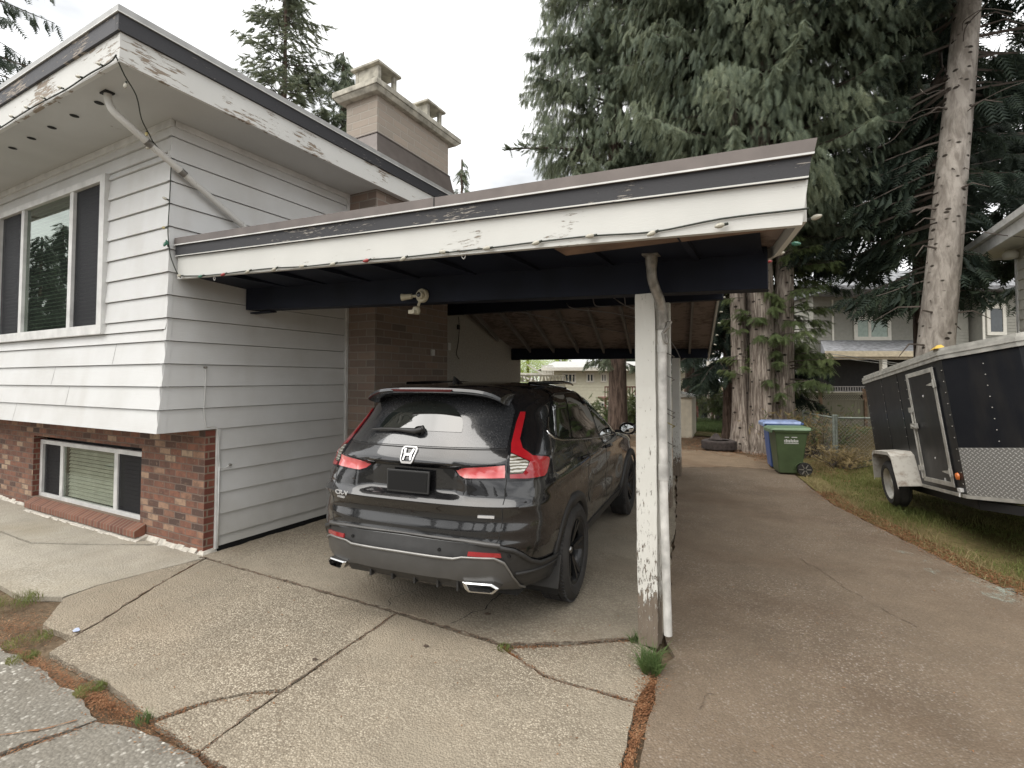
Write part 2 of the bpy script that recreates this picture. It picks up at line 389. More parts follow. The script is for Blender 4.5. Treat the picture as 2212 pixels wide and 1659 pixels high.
# asphalt and concrete
GE = [(.20,10.4),(.44,9.03),(.61,8.15),(.98,7.13),(1.25,6.39),(1.45,5.83),(1.72,5.36),(2.3,4.75),(3.4,3.9),(5.2,2.9),(9,1.6)]     # asphalt / verge edge
slab('asphalt_driveway', [(-.575,2.2),(-.615,2.62),(-.66,3.02),(-.60,3.25),(-.70,3.46),(-1.16,6.5),(-1.80,10.15),(-.9,10.75),(.05,10.75)]+GE+[(9,-9),(-.60,-9),(-.58,1.36)], MAT['asph'], -.004, amp=.012, seed=3, step=.07)
slab('asphalt_driveway', [(-.60,1.33),(-.60,-9),(-3.35,-9),(-3.42,.2),(-3.04,1.29),(-2.75,1.36),(-2.4,1.385),(-1.5,1.365)], MAT['asphl'], -.006, amp=.012, seed=5)
slab('asphalt_driveway', [(-3.06,1.30),(-3.46,.22),(-3.39,-9),(-12,-9),(-12,1.0),(-6.2,1.2),(-4.6,1.32),(-4.2,1.36),(-3.85,1.36),(-3.35,1.34)], MAT['asphl'], -.006, amp=.012, seed=6)
slab('carport_floor', [(-4.945,2.925),(-4.05,2.912),(-3.05,2.922),(-2.2,2.912),(-1.60,2.885),(-1.25,3.10),(-.87,3.37),(-.72,3.44),(-1.18,6.5),(-1.83,10.1),(-4.97,10.1)], MAT['conc'], 0., amp=.011, seed=7)
slab('concrete_slab', [(-1.55,2.85),(-1.38,2.76),(-1.22,2.70),(-.70,2.715),(-.69,3.0),(-.72,3.25),(-.87,3.325),(-1.24,3.06)], MAT['agg'], -.004, amp=.006, seed=8)
slab('concrete_slab', [(-2.485,2.875),(-1.62,2.85),(-1.22,2.672),(-.70,2.69),(-.68,2.5),(-.645,2.2),(-.64,1.40),(-1.5,1.42),(-2.365,1.41),(-2.42,1.86)], MAT['agg'], 0., amp=.006, seed=9)
slab('concrete_slab', [(-4.83,2.885),(-4.2,2.88),(-2.505,2.885),(-2.44,1.90),(-2.56,1.82),(-2.70,1.655),(-2.80,1.44),(-3.4,1.47),(-4.05,1.46),(-4.14,1.60),(-4.22,1.78),(-4.55,2.3)], MAT['agg'], 0., amp=.007, seed=10)
slab('concrete_slab', [(-2.435,1.87),(-2.385,1.41),(-2.77,1.42),(-2.685,1.64),(-2.55,1.80)], MAT['agg'], -.004, amp=.005, seed=11)
slab('concrete_slab', [(-4.86,2.90),(-4.57,2.31),(-4.235,1.775),(-4.16,1.62),(-4.55,1.60),(-4.95,1.86),(-5.0,2.1),(-4.93,2.55)], MAT['agg'], 0., amp=.005, seed=12)
slab('house_apron_slab', [(-4.88,2.91),(-4.945,2.56),(-5.02,2.1),(-4.99,1.87),(-5.3,1.72),(-7.5,1.78),(-12,1.8),(-12,2.35),(-6.9,2.30),(-6.2,2.62),(-5.6,2.93),(-5.0,2.94)], MAT['conc_l'], -.002, amp=.004, seed=13)
slab('house_apron_slab', [(-5.66,2.96),(-6.2,2.64),(-6.93,2.325),(-12,2.37),(-12,3.0)], MAT['conc_l'], 0., amp=.004, seed=14)
slab('back_concrete_pad', [(-3.6,10.15),(-1.84,10.18),(-.9,10.80),(.02,10.80),(-.02,11.6),(-.5,12.2),(-1.0,12.85),(-2.2,12.95),(-3.6,12.8)], MAT['pad'], -.008, amp=.02, seed=15)
# hairline cracks: thin inlaid seams of dark dirt
MAT['debris'] = plain('joint_debris', (.14, .10, .07), .95, var=.5, scale=60)
def seam(name, pts, w=.006, mat='needle', z=.0015):
    m = MB(); r = random.Random(len(pts)*7+int(pts[0][0]*100)); q = []
    P_ = [Vector((a, b, 0)) for a, b in pts]
    for i in range(len(P_)-1):
        L = (P_[i+1]-P_[i]).length; k = max(1, int(L/.045))
        for j in range(k): q.append(P_[i].lerp(P_[i+1], j/k)+Vector((r.uniform(-.016, .016), r.uniform(-.016, .016), 0)))
    q.append(P_[-1])
    for a, b in zip(q, q[1:]):
        d = (b-a).normalized(); n = Vector((-d.y, d.x, 0))*w*r.uniform(.1, 1.); n2 = Vector((-d.y, d.x, 0))*w*r.uniform(.1, 1.)
        m.add([a-n+Vector((0,0,z)), a+n+Vector((0,0,z)), b+n2+Vector((0,0,z)), b-n2+Vector((0,0,z))], [(0,3,2,1)])
    o = m.build(name, MAT[mat]); return struct(o)
seam('ground_crack', [(-2.05,2.94),(-2.02,3.15),(-1.96,3.25),(-1.99,3.5),(-1.90,3.9)], .005, 'black')
seam('ground_crack', [(-2.62,2.94),(-2.72,3.05),(-2.60,3.3),(-2.62,3.7)], .0035, 'black')
seam('ground_crack', [(-.36,2.98),(-.40,2.80)], .003, 'debris')
seam('ground_crack', [(.12,5.6),(.30,5.28),(.47,4.9),(.65,4.62),(.80,4.42)], .004, 'debris')
seam('ground_crack', [(-3.12,1.24),(-3.4,.9)], .008, 'needle')
seam('joint_debris', [(-4.93,2.905),(-4.05,2.897),(-3.05,2.903),(-2.2,2.895),(-1.60,2.868),(-1.25,3.085),(-.87,3.35)], .012, 'debris', .002)
seam('joint_debris', [(-2.495,2.89),(-2.43,1.88),(-2.375,1.41)], .007, 'debris', .002)
seam('joint_debris', [(-4.86,2.89),(-4.56,2.30),(-4.228,1.775),(-4.15,1.61)], .007, 'debris', .002)
seam('joint_debris', [(-1.57,2.86),(-1.38,2.75),(-1.21,2.687),(-.71,2.70)], .009, 'debris', .002)
# chalk-like pale green paint marks on the asphalt
t = Mt('pale_green_paint_mark', .9); t.col((.42, .52, .46)); a = t.noise(5, 6, .7); a2 = t.noise(60, 3)
al = t.ramp(t.math('ADD', t.math('MULTIPLY', a, .8), t.math('MULTIPLY', a2, .3)), [(.56, 0.), (.74, .6)])
ln = t.node('Math')
t.link(al, t.b.inputs['Alpha']); MAT['chalk'] = t.m
for cx, cy, w, l, an in ((1.18,6.12,.10,.28,-.6),(1.42,5.62,.12,.36,-.55),(1.62,5.3,.12,.25,-.3)):
    m = MB(); poly = [(cx+l*math.cos(q)*math.cos(an)-w*math.sin(q)*math.sin(an), cy+l*math.cos(q)*math.sin(an)+w*math.sin(q)*math.cos(an)) for q in np.linspace(0, 2*math.pi, 22)[:-1]]
    k = [(x, y, .0) for x, y in poly]; m.add(k, [tuple(range(len(k)))]); struct(m.build('paint_mark', MAT['chalk']))
# verge: lawn sheet under the grass
vp = [(x+.02, y+.02) for x, y in GE]+[(30,1.6),(30,22.5),(-9,22.5),(-9,16.3),(-2.0,16.3),(-.6,15.2),(.1,13.2)]
m = MB(); m.add([(x, y, -.012) for x, y in vp], [tuple(range(len(vp)))[::-1]]); o = m.build('verge_lawn', MAT['lawn']); struct(o)
bm = bmesh.new(); bm.from_mesh(o.data); bmesh.ops.triangulate(bm, faces=bm.faces); bmesh.ops.recalc_face_normals(bm, faces=bm.faces); bm.to_mesh(o.data); bm.free()
m = MB(); m.add([(-60,-60,-.02),(60,-60,-.02),(60,-9.1,-.02),(-60,-9.1,-.02)], [(0,1,2,3)]); struct(m.build('street', MAT['asphl']))

# ------------------------------------------------------------------ house
house = empty('split_level_house', (-5.0, 2.6, 0), label='white lap-sided house with red brick base and flat peeling roof, left of the carport', cat='house')
def hp(m, name, mats, parent=None, **k):
    o = m.build(name, mats, **k); return setw(o, parent or house)
XW = -4.99
EXPO = .213
# side siding (faces +X): upper part from y 2.585, lower part from y 3.07
def course_side(m, z0, z1, ya, yb, x=XW):
    q = z1-.006
    m.add([(x+.022, ya, z0), (x+.022, yb, z0), (x+.003, yb, q), (x+.003, ya, q), (x-.02, ya, z0), (x-.02, yb, z0), (x-.02, ya, q), (x-.02, yb, q), (x-.02, ya, z1), (x-.02, yb, z1)], [(0,1,2,3), (4,5,1,0), (3,2,7,6), (6,7,9,8)])
m = MB()
zs = [1.21+EXPO*k for k in range(0, 14)]+[4.145]
def flare(z): return .062*max(0, min(1, (2.02-z)/.8))
for a, b in zip(zs, zs[1:]): course_side(m, a, b, 2.585-flare(a)-.012, 4.72)
z = 1.21
while z > .05:
    a = max(.045, z-EXPO); course_side(m, a, z, 3.09, 4.72); z = a
hp(m, 'side_siding', MAT['siding'])
# front siding (faces -Y), splayed at the bottom
def course_front(m, z0, z1, xa, xb):
    y0 = 2.585-flare(z0)-.022; y1 = 2.585-flare(z1)
    q = z1-.006; yi = max(y0, y1)+.03
    m.add([(xa, y0, z0), (xb, y0, z0), (xb, y1-.002, q), (xa, y1-.002, q), (xa, yi, z0), (xb, yi, z0), (xa, yi, q), (xb, yi, q), (xa, yi, z1), (xb, yi, z1)], [(0,1,2,3), (4,5,1,0), (3,2,7,6), (6,7,9,8)])
WX0, WX1, WZ0, WZ1 = -8.93, -6.116, 2.167, 3.835
m = MB()
for a, b in zip(zs, zs[1:]):
    if b <= WZ0 or a >= WZ1: course_front(m, a, b, -14, XW)
    else:
        for (za, zb) in ([(a, WZ0)] if a < WZ0 < b else []) + ([(WZ1, b)] if a < WZ1 < b else []): course_front(m, za, zb, -14, XW)
        course_front(m, max(a, WZ0), min(b, WZ1), WX1-.01, XW); course_front(m, max(a, WZ0), min(b, WZ1), -14, WX0+.01)
for xx, k in ((-5.9,4),(-7.2,3),(-6.8,2),(-8.1,1)):             # butt joints in the boards
    za, zb = zs[k-1], zs[k]; y0 = 2.585-flare(za)-.0240; y1 = 2.585-flare(zb)-.0015
    m.add([(xx-.0025, y0, za+.004), (xx+.0025, y0, za+.004), (xx+.0025, y1, zb), (xx-.0025, y1, zb)], [(0,1,2,3)], 1)
hp(m, 'front_siding', [MAT['siding'], MAT['rafter']])
# corner strip and underside of the overhang
m = MB()
for a, b in zip(zs, zs[1:]):
    ya, yb = 2.585-flare(a)-.025, 2.585-flare(b)-.005; b_ = b; b = b-.005
    m.hexa([(XW-.03, ya, a), (XW+.026, ya, a), (XW+.026, ya+.04+flare(a)*.6, a), (XW-.03, ya+.03, a)], [(XW-.03, yb, b), (XW+.007, yb, b), (XW+.007, yb+.04+flare(b)*.6, b), (XW-.03, yb+.03, b)])
hp(m, 'corner_strip', MAT['siding'])
m = MB(); m.box(-14, XW-.002, 2.56, 3.2, 1.205, 1.222); hp(m, 'overhang_soffit', MAT['soffit'])
# top trim under the soffit, corner board and sill of side wall
m = MB(); m.box(XW+.002, XW+.028, 2.6, 4.72, 4.07, 4.13); m.box(-14, XW+.028, 2.553, 2.58, 4.06, 4.13)
hp(m, 'frieze_board', MAT['trim'])
m = MB(); m.box(XW-.01, XW+.022, 3.062, 3.09, .02, 1.205); m.box(XW-.01, XW+.035, 4.722, 4.757, .03, 4.13); hp(m, 'corner_board', MAT['trim'])
m = MB(); m.box(-14, XW-.02, 2.62, 9.75, 1.23, 4.12); m.box(-14, XW-.02, 3.2, 9.75, -.04, 1.23); m.box(-14, XW-.005, 6.2, 9.752, -.04, 4.12, 1)
m.box(XW-.02, XW-.003, 3.09, 4.7, -.04, .05, 2)
hp(m, 'wall', [MAT['screen'], MAT['stucco'], MAT['black']])
# brick base with the window recess
BY = 2.96
RX0, RX1, RZ0, RZ1 = -8.87, -6.16, .14, .95
m = MB(); mf = 0
def bbox(x0, x1, z0, z1):
    m.add([(x0,BY,z0),(x1,BY,z0),(x1,BY,z1),(x0,BY,z1)], [(0,1,2,3)], 0)
bbox(-14, RX0, .0, 1.2); bbox(RX1, -5.0, .0, 1.2); bbox(RX0, RX1, 0., RZ0); bbox(RX0, RX1, RZ1, 1.2)
m.add([(-5.0,BY,0),(-5.0,3.06,0),(-5.0,3.06,1.2),(-5.0,BY,1.2)], [(0,1,2,3)], 1)
m.add([(RX0,BY,RZ0),(RX0,3.1,RZ0),(RX0,3.1,RZ1),(RX0,BY,RZ1)], [(0,3,2,1)], 1)
m.add([(RX1,BY,RZ0),(RX1,3.1,RZ0),(RX1,3.1,RZ1),(RX1,BY,RZ1)], [(0,1,2,3)], 1)
m.add([(RX0,BY,RZ1),(RX1,BY,RZ1),(RX1,3.1,RZ1),(RX0,3.1,RZ1)], [(0,3,2,1)], 1)
m.add([(RX0,BY,RZ0),(RX1,BY,RZ0),(RX1,3.1,RZ0),(RX0,3.1,RZ0)], [(0,1,2,3)], 1)
m.add([(-5.0,BY,1.2),(-5.0,3.06,1.2),(-5.06,3.06,1.2),(-5.06,BY,1.2)], [(0,1,2,3)], 1)
hp(m, 'brick_wall', [MAT['brickf'], MAT['bricks']])
m = MB(); m.hexa([(-8.76,2.845,.03),(-6.03,2.845,.03),(-6.03,2.955,.03),(-8.76,2.955,.03)], [(-8.76,2.845,.10),(-6.03,2.845,.10),(-6.03,2.957,.155),(-8.76,2.957,.155)])
hp(m, 'brick_sill', MAT['sill'], bev=.006)
m = MB(); r = random.Random(4); pts = [-14+.11*i for i in range(82)]
for a, b in zip(pts, pts[1:]):
    w0, w1 = .055+r.uniform(-.018, .018), .055+r.uniform(-.018, .018); h0 = .035+r.uniform(-.012, .012)
    off = -.10 if -8.8 < a < -6.05 else 0
    m.hexa([(a,BY-w0+off,-.02),(b,BY-w0+off,-.02),(b,BY-.001,-.02),(a,BY-.001,-.02)], [(a,BY-w0*.5+off,.008),(b,BY-w0*.5+off,.008),(b,BY-.002,h0),(a,BY-.002,h0)])
m.hexa([(-5.06,BY-.05,-.02),(-4.95,BY-.03,-.02),(-4.965,3.08,-.02),(-5.06,3.08,-.02)], [(-5.03,BY-.02,.03),(-4.98,BY-.01,.02),(-4.985,3.08,.03),(-5.03,3.08,.03)])
hp(m, 'cement_fillet', MAT['fillet'])
# windows
def window(name, x0, x1, z0, z1, y, out, sashes, fw=.10, blinds=True, label=None, centre_mat='glassr', depth=.03):
    """out: depth of the frame; sashes: list of (x0,x1,kind)"""
    m = MB(); yf = y-out
    m.box(x0, x1, yf, y+.02, z0, z0+fw); m.box(x0, x1, yf, y+.02, z1-fw*.7, z1)
    m.box(x0, x0+fw, yf, y+.02, z0+fw, z1-fw*.7); m.box(x1-fw, x1, yf, y+.02, z0+fw, z1-fw*.7)
    last = x0+fw
    za, zb = z0+fw, z1-fw*.7
    for a, b, k in sashes[:-1]:
        nx = sashes[sashes.index((a, b, k))+1][0]; m.box(b, nx, yf+.008, y+.015, za, zb)
    fr = hp(m, 'window', MAT['trim'], bev=.003)
    if label: fr['label'] = label
    for a, b, k in sashes:
        g = MB(); g.box(a, b, y-.004, y, za, zb); o = g.build('pane', MAT[centre_mat if k == 'c' else 'sglass']); setw(o, fr)
        s = MB()
        yb_ = y+.05
        s.add([(a, yb_+.05, za), (b, yb_+.05, za), (b, yb_+.05, zb), (a, yb_+.05, zb)], [(0,1,2,3)], 1)
        n = int((zb-za)/.045)
        if k in ('c', 's'):
            for i in range(n):
                zc_ = za+(i+.5)*(zb-za)/n
                s.add([(a+.01, yb_-.012, zc_-.018), (b-.01, yb_-.012, zc_-.018), (b-.01, yb_+.006, zc_+.017), (a+.01, yb_+.006, zc_+.017)], [(0,1,2,3)], 0)
        o = s.build('blind', [MAT['blind'] if k == 'c' else MAT['screen2'], MAT['curtain'] if k == 'c' else MAT['screen']]); setw(o, fr)
    return fr
MAT['screen2'] = plain('dark_slats', (.13, .13, .13), .6)
t = Mt('screened_glass', .5, spec=.2); t.col((.018, .019, .022)); tr = t.node('BsdfTransparent'); ms = t.node('MixShader'); ms.inputs[0].default_value = .45
t.link(t.b.outputs[0], ms.inputs[1]); t.link(tr.outputs[0], ms.inputs[2]); t.link(ms.outputs[0], t.n['Material Output'].inputs[0]); MAT['sglass'] = t.m
window('window', WX0, WX1, WZ0, WZ1, 2.575, .045, [(-8.82,-8.17,'s'), (-8.09,-6.90,'c'), (-6.82,-6.23,'s')], label='large three-part upstairs window with dark side sashes')
window('window', RX0-.01, RX1+.01, RZ0-.03, RZ1-.06, 3.06, .03, [(-8.79,-8.30,'s'), (-8.22,-6.92,'c'), (-6.84,-6.23,'s')], fw=.075, centre_mat='glassl', label='low three-part basement window set in the brick')

# eaves: soffit, boards, metal cap, roof
EX, EY = -4.385, 1.885
m = MB(); m.add([(-16,EY+.02,4.132),(EX-.02,EY+.02,4.132),(EX-.02,2.6,4.132),(-16,2.6,4.132)], [(0,3,2,1)]); 
m.add([(XW-.02,2.6,4.132),(EX-.02,2.6,4.132),(EX-.02,10.3,4.132),(XW-.02,10.3,4.132)], [(0,3,2,1)])
so = hp(m, 'soffit', MAT['soffit'])
for i in range(9):
    m = MB(); x = -5.241-.458*i; n = 14
    m.add([(x+.036*math.cos(2*math.pi*j/n), 2.11+.036*math.sin(2*math.pi*j/n), 4.1285) for j in range(n)], [tuple(range(n))[::-1]])
    setw(m.build('vent_hole', MAT['black']), so)
m = MB(); m.box(-5.04, -4.94, 2.03, 2.10, 4.118, 4.130); setw(m.build('pipe_opening', MAT['black']), so)
m = MB(); m.box(EX-.03, EX, EY, 10.3, 4.118, 4.345); m.box(-16, EX-.0305, EY, EY+.03, 4.118, 4.345); hp(m, 'white_fascia', MAT['fascia_w'])
m = MB(); m.box(EX-.03, EX+.022, EY-.022, 10.3, 4.346, 4.475); m.box(-16, EX-.0305, EY-.022, EY+.03, 4.346, 4.475, 1); hp(m, 'dark_fascia', [MAT['fascia_d'], MAT['fascia_d2']])
m = MB(); m.box(EX-.10, EX+.030, EY-.030, 10.3, 4.476, 4.535); m.box(-16, EX-.1005, EY-.030, EY+.10, 4.476, 4.535)
m.box(EX+.0302, EX+.036, EY-.036, 10.3, 4.476, 4.484, 1); m.box(-16, EX+.030, EY-.036, EY-.0302, 4.476, 4.484, 1)
hp(m, 'metal_cap', [MAT['flash_l'], MAT['trim']])
m = MB(); m.box(-16, EX-.101, EY+.101, 10.2, 4.15, 4.50); hp(m, 'roof', MAT['flash'])

# chimney
CX0, CX1, CY0, CY1 = -5.04, -4.5, 4.76, 6.32
m = MB()
def quadbox(m, x0, x1, y0, y1, z0, z1, mf=0, ms=1, top=None):
    m.add([(x0,y0,z0),(x1,y0,z0),(x1,y0,z1),(x0,y0,z1)], [(0,1,2,3)], mf); m.add([(x0,y1,z0),(x1,y1,z0),(x1,y1,z1),(x0,y1,z1)], [(0,3,2,1)], mf)
    m.add([(x1,y0,z0),(x1,y1,z0),(x1,y1,z1),(x1,y0,z1)], [(0,1,2,3)], ms); m.add([(x0,y0,z0),(x0,y1,z0),(x0,y1,z1),(x0,y0,z1)], [(0,3,2,1)], ms)
    m.add([(x0,y0,z1),(x1,y0,z1),(x1,y1,z1),(x0,y1,z1)], [(0,1,2,3)], ms if top is None else top)
quadbox(m, CX0, CX1, CY0, CY1, -.04, 5.38)
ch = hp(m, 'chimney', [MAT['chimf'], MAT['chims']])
def cp(m, name, mats, **k): return setw(m.build(name, mats, **k), ch)
m = MB(); m.hexa([(CX0-.08,CY0-.08,5.36),(CX1+.07,CY0-.08,5.36),(CX1+.07,CY1+.12,5.36),(CX0-.08,CY1+.12,5.36)], [(CX0-.13,CY0-.12,5.42),(CX1+.10,CY0-.12,5.42),(CX1+.10,CY1+.19,5.42),(CX0-.13,CY1+.19,5.42)])
m.box(CX0-.14, CX1+.11, CY0-.13, CY1+.20, 5.421, 5.495)
cp(m, 'cap', MAT['cement'], bev=.008)
for i, yy in enumerate((4.80, 5.83)):
    x0, x1, y0, y1 = -4.93, -4.53, yy, yy+.36
    m = MB()
    for ax in (x0, x1-.05):
        for ay in (y0, y1-.06): m.box(ax, ax+.05, ay, ay+.06, 5.496, 5.79)
    m.box(x0+.05, x1-.05, y0+.004, y0+.045, 5.496, 5.79); m.box(x0+.004, x0+.045, y0+.06, y1-.06, 5.496, 5.79)
    m.box(x1-.046, x1-.004, y0+.06, y1-.06, 5.496, 5.54); m.box(x0+.05, x1-.05, y1-.045, y1-.004, 5.496, 5.54)
    m.box(x0+.06, x1-.06, y0+.05, y1-.05, 5.498, 5.57, 1)
    m.box(x0-.045, x1+.045, y0-.045, y1+.045, 5.791, 5.823)
    cp(m, 'flue_cap', [MAT['cement'], MAT['black']], bev=.004)
m = MB()      # metal saddle flashing round the stack
def ringf(m, e0, z0, e1, z1):
    a = [(CX0-e0,CY0-e0,z0),(CX1+e0,CY0-e0,z0),(CX1+e0,CY1+e0,z0),(CX0-e0,CY1+e0,z0)]; b = [(CX0-e1,CY0-e1,z1),(CX1+e1,CY0-e1,z1),(CX1+e1,CY1+e1,z1),(CX0-e1,CY1+e1,z1)]
    m.add(a+b, [(0,1,5,4),(1,2,6,5),(2,3,7,6),(3,0,4,7)])
ringf(m, .085, 4.537, .055, 4.66); ringf(m, .055, 4.66, .02, 4.85); ringf(m, .03, 4.85, .004, 4.88)
cp(m, 'flashing', MAT['flash'])

# diagonal drain pipe from the soffit down to the carport roof
m = MB(); m.tube(bez([(-4.99,2.07,4.128),(-4.985,2.072,4.06),(-4.95,2.10,3.97),(-4.915,2.20,3.885),(-4.91,2.35,3.795),(-4.91,2.6,3.66),(-4.91,3.27,3.285),(-4.91,3.62,3.09)], 5), .030, 12)
pp = setw(m.build('drain_pipe', MAT['pipe'], smooth=True), house)
for a in ((-4.91,2.33,3.806),(-4.91,2.62,3.649)):
    m = MB(); b = Vector(a)+Vector((0,.045,-.026)); m.tube([a, b], .034, 12); setw(m.build('pipe_clamp', MAT['galv']), pp)
# side wall cable and tap
m = MB(); m.tube(bez([(-4.96,2.921,1.80),(-4.958,2.922,1.62),(-4.957,2.914,1.42),(-4.957,2.93,1.28),(-4.955,2.95,1.235),(-4.952,3.0,1.238),(-4.953,3.05,1.20),(-4.956,3.07,.95),(-4.956,3.085,.83),(-4.955,3.13,.81),(-4.955,3.18,.834)], 6), .0045, 6)
m.tube([(-4.958,3.078,.83),(-4.958,3.078,.03)], .006, 6)
hp(m, 'wall_cable', MAT['trim'], smooth=True)
for a in ((3.19,.834),(2.921,1.82)):
    m = MB(); m.tube([(-4.975,*a),(-4.94,*a)], .011, 8); hp(m, 'cable_clip', MAT['galv'])

# ------------------------------------------------------------------ carport
cpr = empty('carport', (-2.5, 3.35, 0), label='long low white and navy carport with peeling fascia leaning on the house', cat='carport')
def kp(m, name, mats, parent=None, **k): return setw(m.build(name, mats, **k), parent or cpr)
XR = lambda y: .10-.1785*(y-2.64)
ZW = lambda x: 2.41-.0454*(x-.10)          # bottom of white board
FX0, FX1 = -4.955, .10
FY = 2.64
def fboard(m, z0, z1, y0, y1, xr0, xr1, mi=0, x0=FX0):
    a = ZW(x0); b = ZW(FX1)
    m.hexa([(x0,y0,a+z0),(xr0,y0,b+z0),(xr0-.02,y1,b+z0),(x0,y1,a+z0)], [(x0,y0,a+z1),(xr1,y0,b+z1),(xr1-.02,y1,b+z1),(x0,y1,a+z1)], mi)
m = MB(); fboard(m, 0, .205, FY, FY+.035, .10, .128, x0=FX0+.0); kp(m, 'white_fascia', MAT['fascia_w2'])
m = MB(); fboard(m, .206, .305, FY-.022, FY+.035, .128, .142); fboard(m, .2065, .214, FY-.026, FY-.0225, .128, .130, 1); kp(m, 'dark_fascia', [MAT['fascia_d'], MAT['fascia_w2']])
m = MB(); fboard(m, .306, .378, FY-.034, FY+.09, .150, .166); fboard(m, .306, .315, FY-.040, FY-.0345, .152, .154, 1)
m.box(-1.97, -1.963, FY-.0365, FY-.0342, ZW(-1.97)+.306, ZW(-1.97)+.378, 2)
kp(m, 'metal_cap', [MAT['flash'], MAT['trim'], MAT['black']])
# deck
def Dk(x, y):       # underside of the deck
    z33 = 2.487-.042*(x+.04); z69 = 3.0-.018*(x+.7); z93 = 2.355-.03*(x+5)
    if y < 3.3: return z33+(3.3-y)*.02
    if y < 6.9: return z33+(z69-z33)*(y-3.3)/3.6
    return z69+(z93-z69)*(y-6.9)/2.4
ys = [FY+.036, 3.3, 6.9, 9.3, 9.75]; n = 6; m = MB(); th = .045
gv = []; 
for j, y in enumerate(ys):
    for i in range(n):
        x = FX0+.0+(XR(y)-.005-FX0)*i/(n-1); gv.append((x, y, Dk(x, y)+.001))
tv = [(x, y, z+th) for x, y, z in gv]; N = len(gv); fs = []
for j in range(len(ys)-1):
    for i in range(n-1):
        q = (j*n+i, j*n+i+1, (j+1)*n+i+1, (j+1)*n+i); fs.append(q[::-1]); fs.append(tuple(N+k for k in q))
for j in range(len(ys)-1):
    for i in (0, n-1): a, b = j*n+i, (j+1)*n+i; fs.append((a, b, N+b, N+a))
for i in range(n-1):
    fs.append((i, i+1, N+i+1, N+i)); a = (len(ys)-1)*n+i; fs.append((a, a+1, N+a+1, N+a))
m.add(gv+tv, fs); kp(m, 'roof_deck', MAT['deck'])
m = MB(); tv = [(x+.0, y, z+th+.002) for x, y, z in gv]; tv2 = [(x, y, z+.05) for x, y, z in tv]
m.add(tv+tv2, [tuple(N+k for k in (j*n+i, j*n+i+1, (j+1)*n+i+1, (j+1)*n+i)) for j in range(len(ys)-1) for i in range(n-1)]+[((j*n+n-1), (j+1)*n+n-1, N+(j+1)*n+n-1, N+j*n+n-1) for j in range(len(ys)-1)])
kp(m, 'roof_covering', MAT['flash'])
# right edge board
m = MB()
for ya, yb in ((FY+.04, 3.3), (3.3, 6.9), (6.9, 9.75)):
    A = (XR(ya), ya, Dk(XR(ya), ya)); B = (XR(yb), yb, Dk(XR(yb), yb)); e = .028
    d0 = .06; h = .17
    m.hexa([(A[0],A[1],A[2]-d0),(A[0]+e,A[1],A[2]-d0),(B[0]+e,B[1],B[2]-d0),(B[0],B[1],B[2]-d0)], [(A[0],A[1],A[2]+h-d0),(A[0]+e,A[1],A[2]+h-d0),(B[0]+e,B[1],B[2]+h-d0),(B[0],B[1],B[2]+h-d0)])
kp(m, 'edge_board', MAT['fascia_w2'])
# beams
def beamx(name, xa, xb, y0, y1, zb, zt, lab=None):
    m = MB(); m.hexa([(xa,y0,zb(xa)),(xb,y0,zb(xb)),(xb,y1,zb(xb)),(xa,y1,zb(xa))], [(xa,y0,zt(xa)),(xb,y0,zt(xb)),(xb,y1,zt(xb)),(xa,y1,zt(xa))])
    o = kp(m, 'beam', MAT['navy'], bev=.004)
    if lab: o['label'] = lab
    return o
b1 = beamx('beam', -4.87, -.055, 3.30, 3.44, lambda x: 2.235-.0395*(x+.06), lambda x: Dk(x, 3.30)-.002, 'front navy beam over the post')
m = MB(); m.box(-4.93, -4.871, 3.31, 3.43, 2.43, 2.66); m.box(-4.93, -4.6, 3.36, 3.43, 2.395, 2.41); kp(m, 'beam_bracket', MAT['navy'])
b2 = beamx('beam', -4.97, XR(6.9)+.03, 6.88, 7.0, lambda x: 2.785-.014*(x+4.97), lambda x: Dk(x, 6.9)-.003)
b3 = beamx('beam', -4.97, XR(9.3)-.02, 9.28, 9.38, lambda x: 2.11-.008*(x+4.97), lambda x: Dk(x, 9.3)-.003)
# rafters between the beams, parallel to the slanting edge
for i in range(9):
    x0 = -4.62+.52*i
    xf = lambda y: x0-.1785*(y-6.9)
    if xf(6.9) > XR(6.9)-.1: continue
    m = MB()
    for ya, yb in ((3.441, 6.879), (7.001, 9.279)):
        if xf(yb) < -4.95: 
            yb = 6.9+(x0+4.93)/.1785
            if yb < ya+.3: continue
        A = [(xf(ya)-.019, ya), (xf(ya)+.019, ya), (xf(yb)+.019, yb), (xf(yb)-.019, yb)]
        m.hexa([(x, y, Dk(x, y)-.10) for x, y in A], [(x, y, Dk(x, y)-.001) for x, y in A])
    kp(m, 'rafter', MAT['rafter'])
for i in range(8):
    x0 = -4.3+.55*i; m = MB(); m.hexa([(x0-.018,2.68,2.60-.044*(x0+4)),(x0+.018,2.68,2.60-.044*(x0+4)),(x0+.018,3.299,2.60-.044*(x0+4)),(x0-.018,3.299,2.60-.044*(x0+4))], [(x0-.018,2.68,Dk(x0,2.7)-.001),(x0+.018,2.68,Dk(x0,2.7)-.001),(x0+.018,3.299,Dk(x0,3.29)-.001),(x0-.018,3.299,Dk(x0,3.29)-.001)])
    kp(m, 'rafter', MAT['navy'])
m = MB(); m.box(-1.15, -.42, 2.68, 2.86, 2.462, 2.476); m.box(-.45, .04, 2.68, 2.76, 2.432, 2.446); kp(m, 'soffit_board', plain('bare_board', (.20, .13, .09), .8, var=.3))
